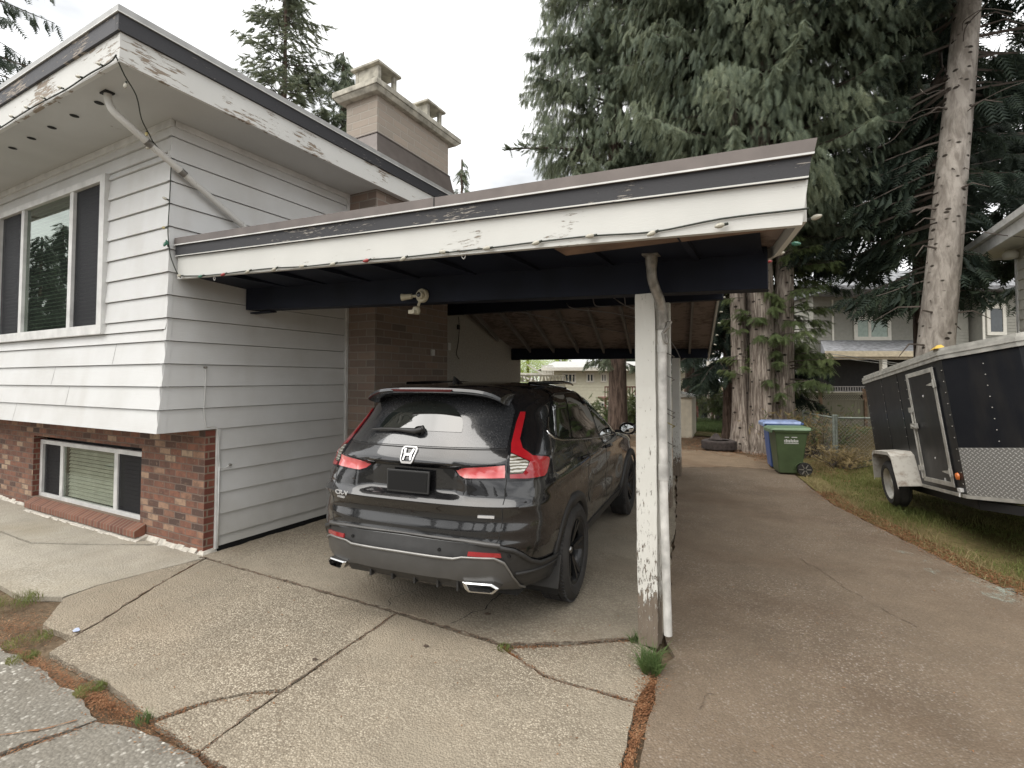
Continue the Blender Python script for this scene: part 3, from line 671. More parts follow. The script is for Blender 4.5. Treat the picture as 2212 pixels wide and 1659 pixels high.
m = MB(); m.hexa([(-4.93,2.68,ZW(-4.93)+.045),(-.08,2.68,ZW(-.08)+.045),(-.08,3.298,Dk(-.08,3.3)-.045),(-4.93,3.298,Dk(-4.93,3.3)-.045)], [(-4.93,2.68,ZW(-4.93)+.05),(-.08,2.68,ZW(-.08)+.05),(-.08,3.298,Dk(-.08,3.3)-.04),(-4.93,3.298,Dk(-4.93,3.3)-.04)]); kp(m, 'soffit_panel', MAT['navy'])
# posts
def post(x0, x1, y0, y1, z1, lab):
    m = MB(); r = random.Random(3); nseg = 26; v = []
    for k in range(nseg+1):
        z = z1*k/nseg; e = .006*max(0, 1-k/6); j = lambda: r.uniform(-.0018, .0018)
        v += [(x0+e*r.random()+j(), y0+e*r.random()+j(), z), (x1-e*r.random()+j(), y0+e*r.random()+j(), z), (x1+j(), y1+j(), z), (x0+j(), y1+j(), z)]
    fs = [(3,2,1,0), tuple(4*nseg+i for i in range(4))]
    for k in range(nseg):
        for i in range(4): fs.append((4*k+i, 4*k+(i+1)%4, 4*k+4+(i+1)%4, 4*k+4+i))
    m.add(v, fs); o = kp(m, 'post', MAT['postw'], bev=.004); o['label'] = lab; return o
post(-.838, -.708, 3.285, 3.415, 2.262, 'thick front post, its paint flaked to bare wood at the foot')
post(-1.44, -1.30, 6.90, 7.02, 2.735, 'tall middle post behind the front post')
post(-1.71, -1.58, 9.27, 9.39, 2.085, 'short rear post')
# downspout
m = MB(); m.box(-.745, -.648, 3.10, 3.19, 2.47, 2.535); m.tube([(-.697,3.15,2.55),(-.698,3.155,2.44),(-.70,3.165,2.385)], [.036,.038,.030], 12); m.tube(bez([(-.70,3.16,2.40),(-.697,3.17,2.33),(-.685,3.20,2.27),(-.668,3.25,2.20),(-.658,3.29,2.12)], 5), .031, 12)
m.tube([(-.662,3.28,2.16),(-.662,3.295,2.07)], .036, 12); m.tube([(-.668,3.296,2.08),(-.668,3.298,2.02)], .033, 12)
ds = kp(m, 'downspout', [MAT['galv']], smooth=False, auto=40)
m = MB(); m.tube([(-.668,3.30,2.04),(-.668,3.305,1.12)], .0275, 12); m.tube([(-.668,3.305,1.16),(-.668,3.306,1.06)], .032, 12); m.tube([(-.668,3.306,1.10),(-.667,3.30,.95),(-.648,3.29,.10)], [.0275,.027,.026], 12)
m.tube([(-.668,3.301,1.92),(-.668,3.301,1.875)], .032, 12)
setw(m.build('lower_pipe', MAT['pvc'], auto=40), ds)
m = MB(); m.tube(bez([(-.655,3.28,2.0),(-.63,3.28,2.03),(-.61,3.29,2.07)], 4), .012, 6); m.tube(bez([(-.66,3.27,2.0),(-.65,3.265,1.95),(-.63,3.27,1.93),(-.64,3.28,1.99)], 5), .007, 6); setw(m.build('pipe_tie', MAT['galv']), ds)
# hooks on the post side and along the second post
for k, (xx, yy, zz_) in enumerate(((-1.30,6.95,2.02),(-1.30,6.95,1.72),(-1.30,6.95,1.28),(-1.30,6.95,1.22),(-1.30,6.95,1.10),(-1.30,6.95,.84))):
    m = MB(); m.tube(bez([(-1.36,6.86,zz_+.05),(-1.30,6.84,zz_+.02),(-1.25,6.88,zz_-.01),(-1.25,6.94,zz_-.02),(-1.285,6.95,zz_-.04)], 4), .007, 6)
    h = m.build('wire_hook', plain('brass_wire', (.42,.36,.13), .4, .5) if k == 4 else MAT['galv']); setw(h, cpr)
for x, z_ in ((-1.774,2.49),(-4.42,2.60)):
    m = MB(); m.tube(bez([(x,2.66,z_+.05),(x,2.662,z_+.02),(x+.014,2.665,z_),(x,2.667,z_-.018),(x-.014,2.665,z_),(x-.004,2.664,z_+.012)], 4), .0035, 6); setw(m.build('cup_hook', MAT['trim']), cpr)
# loose wires under the roof
m = MB()
for pts in ([(-2.75,6.86,2.82),(-2.6,6.8,2.72),(-2.2,7.4,2.70),(-1.8,8.2,2.6),(-1.7,8.9,2.25),(-1.75,9.26,2.18)], [(-2.35,6.87,2.86),(-2.3,6.85,2.75),(-2.1,6.9,2.74)], [(-1.9,6.87,2.9),(-1.88,6.86,2.72)], [(-3.7,7.2,2.80),(-3.2,7.8,2.68),(-2.8,8.2,2.6),(-2.1,8.6,2.46)], [(-2.05,6.87,2.85),(-1.9,6.9,2.74),(-1.75,7.6,2.66),(-1.62,8.8,2.33),(-1.55,9.2,2.08)]):
    m.tube(bez(pts, 6), .009, 5)
kp(m, 'loose_cable', plain('grey_cable', (.20, .19, .19), .6), smooth=True)
m = MB(); m.tube(bez([(-4.965,7.31,2.80),(-4.965,7.33,2.6),(-4.965,7.30,2.35),(-4.965,7.25,2.15),(-4.965,7.33,2.06)], 5), .006, 5); m.box(-4.975,-4.955,7.28,7.34,2.58,2.66); hp(m, 'hanging_cable', MAT['black'])
m = MB(); m.box(-4.985,-4.95,6.98,7.06,2.20,2.32); hp(m, 'outlet_box', MAT['trim'], bev=.004)
m = MB(); m.box(-4.499,-4.47,5.9,5.97,2.05,2.14); hp(m, 'outlet_box', MAT['trim'], bev=.004)

# security floodlight with camera on the front beam
fl = empty('security_floodlight', (-2.592, 3.30, 2.39), label='cream security floodlight with camera and sensor on the navy front beam', cat='security light')
MAT['cream'] = plain('yellowed_plastic', (.50, .46, .34), .4); MAT['lens'] = plain('dark_lens', (.02,.02,.02), .1)
def fp(m, name, mat, **k): return setw(m.build(name, mat, **k), fl)
m = MB(); m.lathe([(.0,3.297),(.058,3.297),(.060,3.28),(.052,3.266),(.0,3.262)], 24, 'y', (-2.592,0,2.392)); fp(m, 'base_plate', MAT['cream'], auto=40)
m = MB(); m.lathe([(.034,3.264),(.034,3.235),(.028,3.228),(.0,3.228)], 20, 'y', (-2.585,0,2.392)); fp(m, 'camera_head', MAT['cream'], auto=40)
m = MB(); m.lathe([(.022,3.2275),(.012,3.224),(.0,3.224)], 16, 'y', (-2.585,0,2.392)); fp(m, 'lens', MAT['lens'], auto=40)
m = MB(); m.tube([(-2.64,3.275,2.392),(-2.68,3.26,2.39)], .012, 10); m.tube([(-2.68,3.262,2.39),(-2.74,3.24,2.385),(-2.765,3.23,2.383)], [.022,.026,.030], 12); fp(m, 'lamp_head', MAT['cream'], auto=40)
m = MB(); m.tube([(-2.612,3.275,2.34),(-2.615,3.26,2.30)], .011, 8); m.lathe([(.0,-.035),(.026,-.03),(.036,.0),(.026,.028),(.0,.034)], 14, 'z', (-2.622,3.245,2.265)); m.box(-2.66,-2.60,3.19,3.24,2.235,2.265); fp(m, 'motion_sensor', MAT['cream'], auto=40)

# string lights: C9 bulbs on green wire
MAT['wire'] = plain('green_wire', (.025, .03, .022), .6)
BC = {'w': plain('clear_bulb', (.42, .40, .33), .15), 'g': plain('green_bulb', (.05, .16, .11), .15), 'r': plain('red_bulb', (.32, .05, .05), .15), 'y': plain('amber_bulb', (.38, .32, .14), .15)}
def string(label, pts, r, bulbs, group=None):
    e = empty('string_lights', pts[0], label=label, cat='string lights')
    m = MB(); m.tube(bez(pts, 4), r, 5); setw(m.build('wire', MAT['wire'], smooth=True), e)
    base = {}
    for (p, d, c) in bulbs:
        if c not in base:
            b = MB(); b.lathe([(0,-.012),(.009,-.012),(.010,.012)], 8, 'z', mi=0); b.lathe([(.010,.0125),(.017,.028),(.0155,.05),(.007,.068),(0,.072)], 10, 'z', mi=1)
            me = bpy.data.meshes.new('bulb'); me.from_pydata(b.v, [], b.f); me.materials.append(MAT['wire']); me.materials.append(BC[c]); me.polygons.foreach_set('material_index', b.m); me.polygons.foreach_set('use_smooth', [True]*len(b.f)); base[c] = me
        o = bpy.data.objects.new('bulb', base[c]); C.objects.link(o); o.parent = e; o.matrix_parent_inverse = parent_inv(e)
        o.location = p; o.scale = (.78, .78, .78); o.rotation_euler = Vector(d).to_track_quat('Z', 'Y').to_euler()
    return e
rs = random.Random(12)
pts = [(EX+.02, EY-.03, 4.14)]; bl = []
for i in range(14):
    x = EX-.12-.33*i; pts.append((x, EY-.012, 4.135+rs.uniform(-.012, .012)));
    if i % 1 == 0: bl.append(((x-.10, EY-.02, 4.14), (-.8, -.35, .35+rs.uniform(-.2,.2)), 'w'))
string('clear bulbs on dark wire along the front eave of the white house', pts, .006, bl)
pts = [(EX-.01,EY-.02,4.15),(-4.45,1.95,4.06),(-4.55,2.08,3.99),(-4.72,2.2,3.90),(-4.80,2.3,3.83),(-4.88,2.38,3.80),(-4.90,2.52,3.70),(-4.955,2.56,3.6),(-4.955,2.555,3.3),(-4.955,2.55,3.14),(-4.955,2.55,3.05),(-4.945,2.56,2.90),(-4.94,2.575,2.82),(-4.90,2.60,2.70),(-4.88,2.63,2.64)]
string('loose dark light wire drooping from the roof corner down the house corner', pts, .005, [((-4.47,1.97,4.02),(.1,-.2,-1),'w'),((-4.80,2.28,3.84),(.5,-.3,-.8),'y'),((-4.90,2.37,3.77),(-.6,-.5,-.3),'w'),((-4.96,2.545,3.36),(-.8,-.5,.4),'w'),((-4.975,2.545,3.10),(-.9,-.2,.1),'y'),((-4.96,2.54,2.97),(0,-.4,-1),'g'),((-4.95,2.55,2.93),(.1,-.4,1),'g')])
pts = []; bl = []; cols = 'wgrwwwwrwwwwwwwwwww'
for i in range(16):
    x = -4.86+.33*i; zb_ = ZW(x)+.012+(.02 if i > 10 else 0)+rs.uniform(-.006, .01); pts.append((min(x, .095), FY-.010, zb_+(.03 if i > 13 else 0)))
    if i < 15: bl.append(((x+.02, FY-.02, zb_-.002), (-.85, -.3, -.2+rs.uniform(-.3,.3)), cols[i]))
pts.append((.125, FY-.01, ZW(.1)+.07))
string('mixed coloured bulbs on wire along the lower edge of the carport fascia', pts, .005, bl)
pts = []; bl = []
for i in range(17):
    y = 2.75+.42*i; x = XR(y)+.045; z_ = Dk(x, y)-.03+rs.uniform(-.01,.01); pts.append((x, y, z_)); bl.append(((x+.01, y, z_), (1, -.3+rs.uniform(-.2,.2), .0+rs.uniform(-.3,.2)), 'wgwr'[i % 4] if i < 6 else 'w'))
string('row of bulbs sticking out from the slanting right edge of the carport roof', pts, .005, bl)

# pole behind the posts
m = MB(); m.tube([(-1.93,11.0,-.02),(-1.93,11.0,1.99)], .028, 10); m.tube([(-1.93,11.0,1.88),(-1.88,11.0,1.93)], .012, 6)
tag(m.build('white_pole', MAT['pvc'], auto=40), 'thin white pole standing beyond the rear end of the carport', 'pole')
# ------------------------------------------------------------------ car
# ---- car surface: rings at height z, arc length u from rear centre (right positive)
WT=[(.30,.83),(.36,.865),(.45,.89),(.6,.915),(.8,.93),(1.0,.925),(1.1,.915),(1.2,.895),(1.3,.865),(1.45,.81),(1.55,.78),(1.62,.735),(1.66,.675),(1.69,.575),(1.71,.42),(1.72,.2)]
RT=[(.30,.20),(.36,.12),(.40,.05),(.47,.01),(.57,0.),(.62,.015),(.675,.03),(.69,.05),(.75,.05),(.80,.075),(.86,.07),(.905,.045),(.955,.09),(1.0,.095),(1.13,.095),(1.16,.078),(1.19,.085),(1.22,.102),(1.268,.140),(1.32,.180),(1.4,.245),(1.5,.325),(1.58,.395),(1.62,.44),(1.66,.52),(1.69,.68),(1.71,1.0),(1.72,1.4)]
FT=[(.30,4.5),(.6,4.69),(.8,4.69),(.95,4.62),(1.02,4.4),(1.08,3.95),(1.12,3.65),(1.2,3.5),(1.4,3.05),(1.5,2.8),(1.6,2.5),(1.66,2.2),(1.69,2.05),(1.71,1.9),(1.72,1.7)]
def lerp(T,z):
    if z<=T[0][0]: return T[0][1]
    for (a,b),(c,d) in zip(T,T[1:]):
        if z<=c: return b+(d-b)*(z-a)/(c-a)
    return T[-1][1]
def sst(a,b,x):
    t=min(1,max(0,(x-a)/(b-a))); return t*t*(3-2*t)
LC=.50
def half_ring(z,n=56):
    w=lerp(WT,z); yr=lerp(RT,z); yf=lerp(FT,z)
    L=yf-yr; lc=min(LC+.12*(1-sst(.5,.7,z))+.2*sst(1.0,1.5,z),L*.45); lf=min(1.0,L*.45); pts=[]
    e=2.7+.5*sst(.55,.8,z)-.9*sst(.95,1.2,z)
    for i in range(n):
        t=math.pi/2*i/(n-1)
        x=w*abs(math.sin(t))**(2/e); y=yr+lc-lc*abs(math.cos(t))**(2/e)
        # plate recess
        if .93<z<1.17:
            y+=.045*sst(.93,.975,z)*(1-sst(1.13,1.165,z))*(1-sst(.33,.46,x))
        pts.append((x,y))
    m=44
    for i in range(1,m):
        y=yr+lc+(yf-lf-yr-lc)*i/m
        pts.append((w,y))
    for i in range(22):
        t=math.pi/2*i/21
        x=w*abs(math.cos(t))**(2/2.6); y=yf-lf+lf*abs(math.sin(t))**(2/2.6)
        pts.append((x,y))
    out=[]
    for x,y in pts:
        k=x/w
        b=0
        for yc in (1.07,3.77): b=max(b,math.exp(-((y-yc)/.5)**2-((z-.55)/.35)**2))
        sh=.018*math.exp(-((z-1.03-.02*(y-1))/.045)**2)*sst(.3,.6,y)*(1-sst(3.4,3.9,y))
        x+= k**4*(.02*b+sh) - k**4*.03*math.exp(-((z-.72)/.13)**2)*sst(1.5,1.8,y)*(1-sst(3.0,3.3,y))
        out.append((x,y))
    return out
_cache={}
def ring(z):
    k=round(z,4)
    if k not in _cache:
        p=np.array(half_ring(k)); s=np.concatenate([[0],np.cumsum(np.hypot(*np.diff(p,axis=0).T))]); _cache[k]=(p,s)
    return _cache[k]
def M(u,z,off=0.):
    def q(u,z):
        p,s=ring(z); a=abs(u); x=np.interp(a,s,p[:,0]); y=np.interp(a,s,p[:,1]); return np.array([x if u>=0 else -x,y,z])
    P=q(u,z)
    if off:
        d=.012
        a=q(u+d,z)-q(u-d,z); b=q(u,z+d)-q(u,z-d) if z<1.7 else np.array([0,.01,.001])
        n=np.cross(a,b); n/=np.linalg.norm(n)+1e-9
        P=P+n*off
    return P

CS = .9777
car = empty('parked_car', (-2.24, 2.6167, 0), 0, 'black suv parked nose-in under the carport, seen from its rear right corner', 'car')
car.rotation_euler = (0, 0, .10236); car.scale = (CS, CS, CS)
def carp(m, name, mats, parent=None, **k): return m.build(name, mats, parent or car, **k)
t = Mt('black_car_paint', .25, 0, .3); dn = t.noise(3, 6, .6); t.col(t.ramp(dn, [(.3, (.0045, .0045, .0055)), (.8, (.010, .0098, .010))]))
t.rough(t.ramp(t.noise(7, 6, .7), [(.3, .16), (.7, .34)])); t.coat(1, .03); t.b.inputs['Coat IOR'].default_value = 1.57; MAT['paint'] = t.m
MAT['clad'] = plain('grey_plastic_cladding', (.024, .0235, .023), .5, var=.15, scale=20)
MAT['skid'] = plain('silver_grey_skid_plate', (.085, .083, .080), .4, .3, var=.08)
MAT['gblk'] = plain('gloss_black_trim', (.008, .008, .009), .08)
t = Mt('tinted_car_glass', .03, 0, .6); t.col((.010, .012, .011)); t.coat(1, .01); t.b.inputs['Coat IOR'].default_value = 1.75; MAT['cglass'] = t.m
t = Mt('dusty_rear_glass', .25, 0, .5); n = t.noise(90, 3); t.col(t.ramp(n, [(.35, (.016, .017, .019)), (.7, (.030, .031, .033))])); t.rough(t.ramp(n, [(.3, .10), (.7, .32)])); t.coat(1, .04); t.b.inputs['Coat IOR'].default_value = 1.65; MAT['dglass'] = t.m
t = Mt('red_lamp_lens', .12, 0, .6); n = t.noise(6, 2); t.col(t.ramp(n, [(.3, (.22, .006, .010)), (.7, (.30, .011, .015))])); t.coat(1, .02); MAT['red'] = t.m
t = Mt('pink_lamp_lens', .10, 0, .6); w = t.noise(5, 2, .5, t.map((1.2, 1, 1))); t.col(t.ramp(w, [(.35, (.42, .03, .035)), (.5, (.58, .13, .13)), (.64, (.62, .34, .32))])); t.coat(1, .02); MAT['pink'] = t.m
t = Mt('clear_lamp_lens', .10, .3, .6); wv = t.node('TexWave'); wv.bands_direction = 'Z'; wv.inputs['Scale'].default_value = 16; wv.inputs['Distortion'].default_value = 3; t.link(t.co, wv.inputs[0]); t.col(t.ramp(wv.outputs[0], [(.35, (.10, .085, .05)), (.6, (.50, .49, .44))])); t.coat(1, .02); MAT['clear'] = t.m
MAT['darkred'] = plain('dark_red_lens', (.09, .012, .016), .15)
MAT['chrome'] = plain('chrome', (.62, .62, .62), .12, 1., var=.03)
MAT['tyre'] = None
t = Mt('tyre_rubber', .75); t.col(t.ramp(t.noise(9, 4), [(.3, (.014, .013, .013)), (.7, (.032, .030, .028))])); MAT['tyre'] = t.m
MAT['rim'] = plain('black_alloy', (.022, .022, .023), .25, .4, var=.1)
MAT['rimc'] = plain('machined_alloy', (.35, .35, .35), .25, 1.)
# body shell
zsv = [.31,.34,.37,.40,.43,.46,.50,.54,.57,.60,.63,.66,.68,.70,.73,.76,.79,.82,.85,.875,.895,.91,.93,.945,.96,.975,.99,1.01,1.03,1.05,1.07,1.09,1.11,1.125,1.14,1.155,1.17,1.19,1.21,1.24,1.27,1.30,1.33,1.37,1.41,1.45,1.49,1.53,1.56,1.59,1.61,1.625,1.64,1.655,1.668,1.68,1.69,1.70,1.707,1.712,1.716,1.72]
vs = []; fs = []
NR = None
for z in zsv:
    p = ring(z)[0]; NR = len(p)
    full = [(x, y, z) for x, y in p]+[(-x, y, z) for x, y in p[::-1][1:-1]]
    vs += full
K = 2*NR-2
for j in range(len(zsv)-1):
    for i in range(K):
        a, b, c, d = j*K+i, j*K+(i+1) % K, (j+1)*K+(i+1) % K, (j+1)*K+i
        cx = (vs[a][0]+vs[b][0])/2; cy = (vs[a][1]+vs[b][1])/2; cz = (vs[a][2]+vs[d][2])/2
        if abs(cx) > .62 and any((cy-yc)**2+(cz-.375)**2 < .412**2 for yc in (1.045, 3.77)): continue
        fs.append((a, b, c, d))
fs.append(tuple((len(zsv)-1)*K+i for i in range(K)))
me = bpy.data.meshes.new('body'); me.from_pydata(vs, [], fs); link('body', me, MAT['paint'], car, auto=38)
m = MB(); m.box(-.72, .72, .35, 4.45, .26, .34); 
for yc in (1.045, 3.77):
    for s in (-1, 1):
        n = 20; k = [(s*.60, yc+.42*math.cos(math.pi*i/n), .37+.42*math.sin(math.pi*i/n)) for i in range(-3, n+4)]; k2 = [(s*.915, y, z) for _, y, z in k]
        m.add(k+k2, [(i, i+1, i+1+len(k), i+len(k)) for i in range(len(k)-1)]); m.add(k, [tuple(range(len(k)))])
carp(m, 'underbody', MAT['black'])
def cpatch(name, poly, off, mat, parent=None, thick=.012, grid=.035, side=1, smooth=38, bevel=True):
    """a panel that follows the body surface; poly in (arc length, height)"""
    P_ = []
    n = len(poly)
    for i in range(n):
        a, b = poly[i], poly[(i+1) % n]; L = math.hypot(b[0]-a[0], b[1]-a[1]); k = max(1, int(L/grid))
        for j in range(k): P_.append((a[0]+(b[0]-a[0])*j/k, a[1]+(b[1]-a[1])*j/k))
    nb = len(P_); us = [p[0] for p in P_]; zs_ = [p[1] for p in P_]
    def inside(x, y):
        c = False
        for i in range(nb):
            (x1, y1), (x2, y2) = P_[i], P_[(i+1) % nb]
            if (y1 > y) != (y2 > y) and x < (x2-x1)*(y-y1)/(y2-y1)+x1: c = not c
        return c
    pts = list(P_)
    for x in np.arange(min(us)+grid*.5, max(us), grid):
        for y in np.arange(min(zs_)+grid*.5, max(zs_), grid):
            if inside(x, y) and min((x-a)**2+(y-b)**2 for a, b in P_) > (grid*.45)**2: pts.append((x, y))
    res = delaunay_2d_cdt([Vector(p) for p in pts], [], [list(range(nb))], 1, 1e-5)
    V = res[0]; F = res[2]; ed = res[1]
    cnt = {}
    for f in F:
        for i in range(len(f)):
            e = tuple(sorted((f[i], f[(i+1) % len(f)]))); cnt[e] = cnt.get(e, 0)+1
    top = [tuple(M(side*p.x, p.y, off)) for p in V]; bot = [tuple(M(side*p.x, p.y, off-thick)) for p in V]; N = len(V)
    m = MB(); m.v = top+bot
    for f in F:
        f = tuple(f); 
        m.f.append(f if side > 0 else f[::-1]); m.m.append(0)
    for f in F:
        for i in range(len(f)):
            a, b = f[i], f[(i+1) % len(f)]
            if cnt[tuple(sorted((a, b)))] == 1:
                q = (b, a, a+N, b+N); m.f.append(q if side > 0 else q[::-1]); m.m.append(0)
    o = m.build(name, mat, parent or car, auto=smooth); return o
# rear window and wiped arc
gl = [(-.69,1.268),(-.45,1.272),(0.,1.274),(.45,1.272),(.69,1.268),(.685,1.34),(.68,1.43),(.675,1.51),(.60,1.60),(.3,1.63),(-.3,1.63),(-.60,1.60),(-.675,1.51),(-.68,1.43),(-.685,1.34)]
rw = cpatch('rear_window', gl, .004, MAT['dglass'])
ar = []
for i in range(25):
    a = math.pi*(.0+ .985*i/24); ar.append((-.02+.36*math.cos(a), 1.365+.215*math.sin(a)))
cpatch('wiped_arc', ar, .0065, MAT['cglass'], rw, thick=.003)
# tail lights
lampP = [(.705,1.502),(.772,1.5),(.775,1.473),(.777,1.314),(.806,1.268),(.893,1.221),(1.053,1.200),(1.08,1.178),(1.035,1.083),(1.009,1.068),(.874,1.062),(.724,1.066),(.722,1.11),(.703,1.276),(.697,1.436)]
redP = [(.718,1.493),(.762,1.492),(.766,1.453),(.767,1.314),(.803,1.257),(.893,1.208),(1.042,1.190),(1.060,1.178),(1.019,1.095),(.995,1.077),(.866,1.072),(.738,1.078),(.734,1.101),(.822,1.102),(.876,1.176),(.78,1.214),(.726,1.235),(.712,1.287),(.708,1.423)]
clearP = [(.728,1.228),(.773,1.213),(.869,1.174),(.82,1.106),(.735,1.107)]
gateB = [(.30,1.150),(.41,1.160),(.706,1.172),(.712,1.072),(.432,1.067),(.375,1.085)]
gateL = [(.350,1.132),(.411,1.148),(.700,1.162),(.704,1.082),(.439,1.079),(.392,1.093)]
for s in (1, -1):
    tl = cpatch('tail_light', lampP, .010, MAT['gblk'], side=s, thick=.016)
    cpatch('red_lens', redP, .018, MAT['red'], tl, thick=.01, side=s, grid=.025)
    cpatch('clear_lens', clearP, .016, MAT['clear'], tl, thick=.008, side=s, grid=.025)
    il = cpatch('inner_light', gateB, .006, MAT['gblk'], side=s, thick=.05)
    cpatch('pink_lens', gateL, .013, MAT['pink'], il, thick=.01, side=s, grid=.03)
# tailgate seams
def cstrip(name, pts, w, off, mat, parent=None, side=1):
    q = []
    for (a, b), (c, d) in zip(pts, pts[1:]):
        L = math.hypot(c-a, d-b); k = max(1, int(L/.03))
        for j in range(k): q.append((a+(c-a)*j/k, b+(d-b)*j/k))
    q.append(pts[-1]); m = MB(); A = []; 
    for i, p in enumerate(q):
        a = q[max(0, i-1)]; b = q[min(len(q)-1, i+1)]; d = Vector((b[0]-a[0], b[1]-a[1])).normalized(); n = Vector((-d.y, d.x))*w/2
        A.append(tuple(M(side*(p[0]+n.x), p[1]+n.y, off))); A.append(tuple(M(side*(p[0]-n.x), p[1]-n.y, off)))
        A.append(tuple(M(side*(p[0]+n.x), p[1]+n.y, off-.01))); A.append(tuple(M(side*(p[0]-n.x), p[1]-n.y, off-.01)))
    for i in range(len(q)-1):
        k = 4*i
        for f in ((k, k+1, k+5, k+4), (k+2, k, k+4, k+6), (k+1, k+3, k+7, k+5)): m.f.append(f if side < 0 else f[::-1]); m.m.append(0)
    m.v = A; return m.build(name, mat, parent or car, smooth=True)
for s in (1, -1):
    cstrip('panel_gap', [(.716,1.28),(.718,1.06),(.712,.96),(.706,.87),(.698,.78),(.685,.70),(.67,.675)], .006, .0015, MAT['black'], side=s)
    cstrip('panel_gap', [(2.02,1.24),(2.19,1.05),(2.215,.90),(2.215,.70),(2.10,.60)], .006, .0015, MAT['black'], side=s)
    cstrip('panel_gap', [(2.60,1.19),(2.92,1.05),(3.10,.85),(3.12,.45)], .006, .0015, MAT['black'], side=s)
cstrip('window_seam', [(-.69,1.258),(-.3,1.262),(.3,1.262),(.69,1.258)], .006, .0015, MAT['black'])
# side windows
qw = [(1.117,1.589),(1.158,1.603),(1.42,1.604),(1.503,1.439),(1.590,1.264),(1.35,1.282),(1.158,1.318),(1.041,1.353),(1.055,1.44)]
rd = [(1.455,1.602),(1.75,1.606),(1.95,1.603),(2.10,1.54),(2.30,1.42),(2.55,1.195),(2.1,1.218),(1.645,1.25),(1.56,1.42)]
fd = [(2.03,1.592),(2.25,1.56),(2.55,1.47),(2.95,1.30),(3.30,1.145),(2.95,1.165),(2.66,1.18),(2.45,1.35),(2.22,1.49)]
outl = [(1.09,1.60),(1.158,1.617),(1.95,1.618),(2.3,1.575),(2.6,1.475),(3.0,1.305),(3.40,1.13),(2.66,1.160),(2.1,1.200),(1.60,1.243),(1.35,1.265),(1.15,1.30),(1.015,1.345),(1.03,1.45)]
for s in (1, -1):
    cpatch('window_frame', outl, .003, MAT['gblk'], side=s, thick=.006, grid=.05)
    for w in (qw, rd, fd): cpatch('side_window', w, .006, MAT['cglass'], side=s, thick=.004, grid=.05)
    cstrip('chrome_strip', [(1.035,1.45),(1.028,1.36),(1.05,1.34),(1.15,1.300),(1.35,1.268),(1.60,1.246),(2.1,1.204),(2.66,1.163),(3.35,1.13)], .011, .008, MAT['chrome'], side=s)
    cstrip('roof_moulding', [(1.06,1.606),(1.16,1.622),(1.95,1.622),(2.25,1.585),(2.5,1.50)], .012, .006, MAT['gblk'], side=s)
# bumper cladding, arches, sills
bp = [(0,.675),(.45,.672),(.68,.655),(.78,.635),(.84,.605),(.90,.555),(.98,.515),(1.15,.495),(1.30,.475),(1.385,.46),(1.36,.36),(1.2,.335),(.8,.325),(.6,.335),(.45,.36),(0,.37)]
full = [(u, z) for u, z in bp]+[(-u, z) for u, z in bp[::-1][1:-1]]
bu = cpatch('bumper', full, .012, MAT['clad'], thick=.02, grid=.04)
cstrip('bumper_ledge', [(-.70,.668),(-.45,.684),(0,.690),(.45,.684),(.70,.665)], .018, .022, MAT['skid'], bu)
cstrip('bumper_edge', [(.69,.655),(.79,.632),(.86,.590),(.92,.545),(1.0,.508),(1.18,.488),(1.37,.465)], .030, .020, MAT['clad'], bu); cstrip('bumper_edge', [(.69,.655),(.79,.632),(.86,.590),(.92,.545),(1.0,.508),(1.18,.488),(1.37,.465)], .030, .020, MAT['clad'], bu, side=-1)
cstrip('bumper_crease', [(.80,.47),(.95,.465),(1.15,.455),(1.35,.43)], .02, .020, MAT['clad'], bu)
sk = [(0,.577),(.40,.575),(.46,.588),(.66,.590),(.72,.572),(.785,.43),(.815,.34),(.775,.333),(.70,.352),(.56,.372),(.50,.41),(.44,.445),(.36,.456),(0,.458)]
skf = sk+[(-u, z) for u, z in sk[::-1][1:-1]]
sp = cpatch('skid_plate', skf, .026, MAT['skid'], thick=.022, grid=.035)
cstrip('top_lip', [(-.735,.565),(-.665,.592),(-.46,.590),(-.405,.578),(0,.580),(.405,.578),(.46,.590),(.665,.592),(.73,.565),(.795,.43),(.82,.345)], .012, .032, MAT['rimc2'] if 'rimc2' in MAT else plain('satin_silver', (.24,.235,.225), .35, .6), sp)
m = MB()   # valance with fins
m.hexa([(-.46,.07,.375),(.46,.07,.375),(.44,.16,.35),(-.44,.16,.35)], [(-.46,.03,.457),(.46,.03,.457),(.46,.12,.457),(-.46,.12,.457)])
for x in (-.27,-.09,.09,.27,.42): m.box(x-.007, x+.007, .04, .10, .365, .44)
carp(m, 'valance', MAT['clad'], bu)
